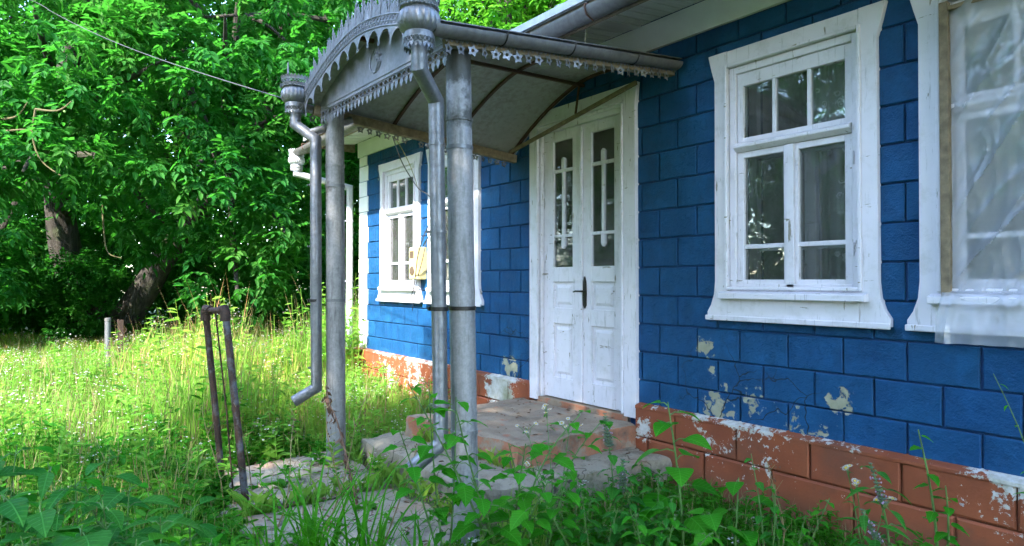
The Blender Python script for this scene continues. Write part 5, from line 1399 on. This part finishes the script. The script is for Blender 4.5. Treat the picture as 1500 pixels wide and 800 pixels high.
for i, (px, py, d, n, h0, h1, lb_) in enumerate([(470, 850, 3.15, 40, .35, .75, 'tall clump of long arching green blades before the path'), (540, 850, 3.0, 30, .4, .85, 'clump of long blades left of the near column'), (390, 870, 2.9, 26, .3, .65, 'low clump of long blades by the pipe frame foot'),
        (620, 880, 2.7, 30, .3, .6, 'clump of arching blades at the bottom below the drain outlet'), (560, 900, 2.5, 26, .3, .55, 'clump of blades at bottom centre left'), (330, 900, 2.5, 30, .25, .5, 'small clump of blades at the bottom left of centre'), (830, 890, 2.6, 36, .25, .5, 'clump of blades at the bottom right of the near column')]):
    b = D_(px, py, d); b.z = 0
    clump(b, n, h0, h1, lb_, 100 + i)
# dead leaves and straw lying on the steps and path
def litter():
    n = 620; x = rm.uniform(-5.2, -3.0, n); y = np.concatenate([rm.uniform(-1.6, -.1, n // 3), rm.uniform(-2.8, -1.55, n - n // 3)])
    z = np.where((x > -4.72) & (x < -3.44) & (y > -1.14), .378, np.where((x > -4.92) & (x < -3.2) & (y > -1.52), .205, .062))
    edge = np.abs(np.sin(x * 5 + y * 3)) ** .5
    k = rm.random(n) < .35 + .6 * edge; x, y, z = x[k], y[k], z[k]; n = len(x)
    az = rm.uniform(0, 2 * PI, n); A = np.stack([np.cos(az), np.sin(az), rm.uniform(-.05, .15, n)], 1); N = np.array([0, 0, 1.]) + .35 * rdir(rm, n)
    V, F4 = leaf_geo(np.stack([x, y, z + .004], 1), A, N, rm.uniform(.015, .05, n), rm.uniform(.006, .022, n), .3)
    tag(raw('leaf_litter', V, F4, 'drybrown'), 'dead brown leaves littering the concrete steps and path', 'leaf litter', None, 'stuff')
litter()
def tufts():
    pts = [(-4.1 + .02 * math.sin(i), -1.8 - .95 * i / 26) for i in range(26)] + [(-5.2 + 2.1 * i / 40, -1.70 + .03 * math.sin(i * 2.1)) for i in range(40)] + [(-4.7 + 1.3 * i / 20, -1.30 + .1 * i / 20) for i in range(20)]
    V = []; F3 = []
    for (x, y) in pts:
        if rq.random() < .3: continue
        z = .19 if -4.72 < x < -3.4 and y > -1.4 else .03
        for b in range(rq.randint(5, 12)):
            a = rq.uniform(0, 6.28); h = rq.uniform(.04, .16); l = h * rq.uniform(.3, 1); o_ = len(V); bx_, by_ = x + rq.uniform(-.03, .03), y + rq.uniform(-.03, .03); dx, dy = math.cos(a), math.sin(a); w = .004
            V += [(bx_ - dy * w, by_ + dx * w, z), (bx_ + dy * w, by_ - dx * w, z), (bx_ + dx * l * .35, by_ + dy * l * .35, z + h * .7), (bx_ + dx * l, by_ + dy * l, z + h)]
            F3 += [(o_, o_ + 1, o_ + 2), (o_ + 1, o_ + 3, o_ + 2)]
    tag(raw('joint_grass', V, F3, 'grass'), 'small grass tufts growing in the joints of the concrete slabs', 'grass', None, 'stuff')
tufts()
# dry stalks by the path
for i, (px0, py0, px1, py1, d, lb_) in enumerate([(400, 790, 438, 610, 3.6, 'leaning dry stalk right of the pipe frame'), (470, 780, 540, 590, 3.7, 'dry stalk crossing before the path slab'), (505, 780, 482, 600, 3.5, 'thin dry stalk before the left column'), (560, 790, 625, 630, 3.5, 'dry stalk between the two columns'), (372, 760, 345, 560, 4.1, 'pale dry stalk beside the pipe frame'), (330, 770, 300, 600, 4.0, 'pale dry stalk left of the pipe frame'), (1140, 790, 1135, 690, 3.2, 'dry stalk against the red plinth')]):
    a_, b_ = D_(px0, py0, d), D_(px1, py1, d); a_.z = min(a_.z, 0.02)
    root = tag(empty('dry_stalk', a_), lb_, 'dry stalk', 'dry stalks beside the path')
    m = MB(); e = b_ - a_; pts = [e * t + Vector((.03 * math.sin(4 * t + i), .02 * math.sin(5 * t), 0)) for t in (0, .2, .4, .6, .8, 1)]
    m.tube(pts, [.004, .0038, .0034, .003, .0024, .0015], 6)
    for t in range(2, 6):
        for s_ in (-1, 1): m.tube([pts[t], pts[t] + Vector((s_ * rq.uniform(.02, .07), rq.uniform(-.05, .05), rq.uniform(.03, .08)))], [.002, .001], 5)
    m.build('stalk', 'dry', root, True)
    hd_ = MB()
    for k in range(14):
        t = rq.uniform(.7, 1.0); c = e * t + Vector((rq.uniform(-.03, .03), rq.uniform(-.03, .03), rq.uniform(0, .05))); hd_.lathe([(.0005, -.006), (.004, 0), (.0005, .008)], c, 5)
    hd_.build('seed_head', 'drybrown', root, True)['kind'] = 'stuff'
# dead vine on the left column
vr = at_y(522, 735, -2.1); vine = tag(empty('dead_vine', vr), 'dead brown vine trailing from the left drain outlet to the path', 'vine')
vp = [at_y(478, 565, -2.02) - vr, at_y(482, 590, -2.05) - vr, at_y(492, 612, -2.06) - vr, at_y(503, 650, -2.08) - vr, at_y(512, 690, -2.1) - vr, Vector((0, 0, 0))]
m = MB(); limb(m, vp, .005, .006, 6); m.build('stem', 'drybrown', vine, True)
vl = leaf_mesh('dead_leaf', ovate, 'drybrown', .5, .8, 5, .05)
for k in range(46):
    f = rq.random() ** .8 * 4.99; i = int(f); p = vp[i].lerp(vp[i + 1], f - i)
    piece('dead_leaf', vl, vine, mat_dir(p + Vector((rq.uniform(-.012, .012), rq.uniform(-.012, .012), 0)), (rq.uniform(-1, 1), rq.uniform(-1, 1), -1.4), (rq.uniform(-1, 1), rq.uniform(-1, 1), .3), rq.uniform(.03, .06)))
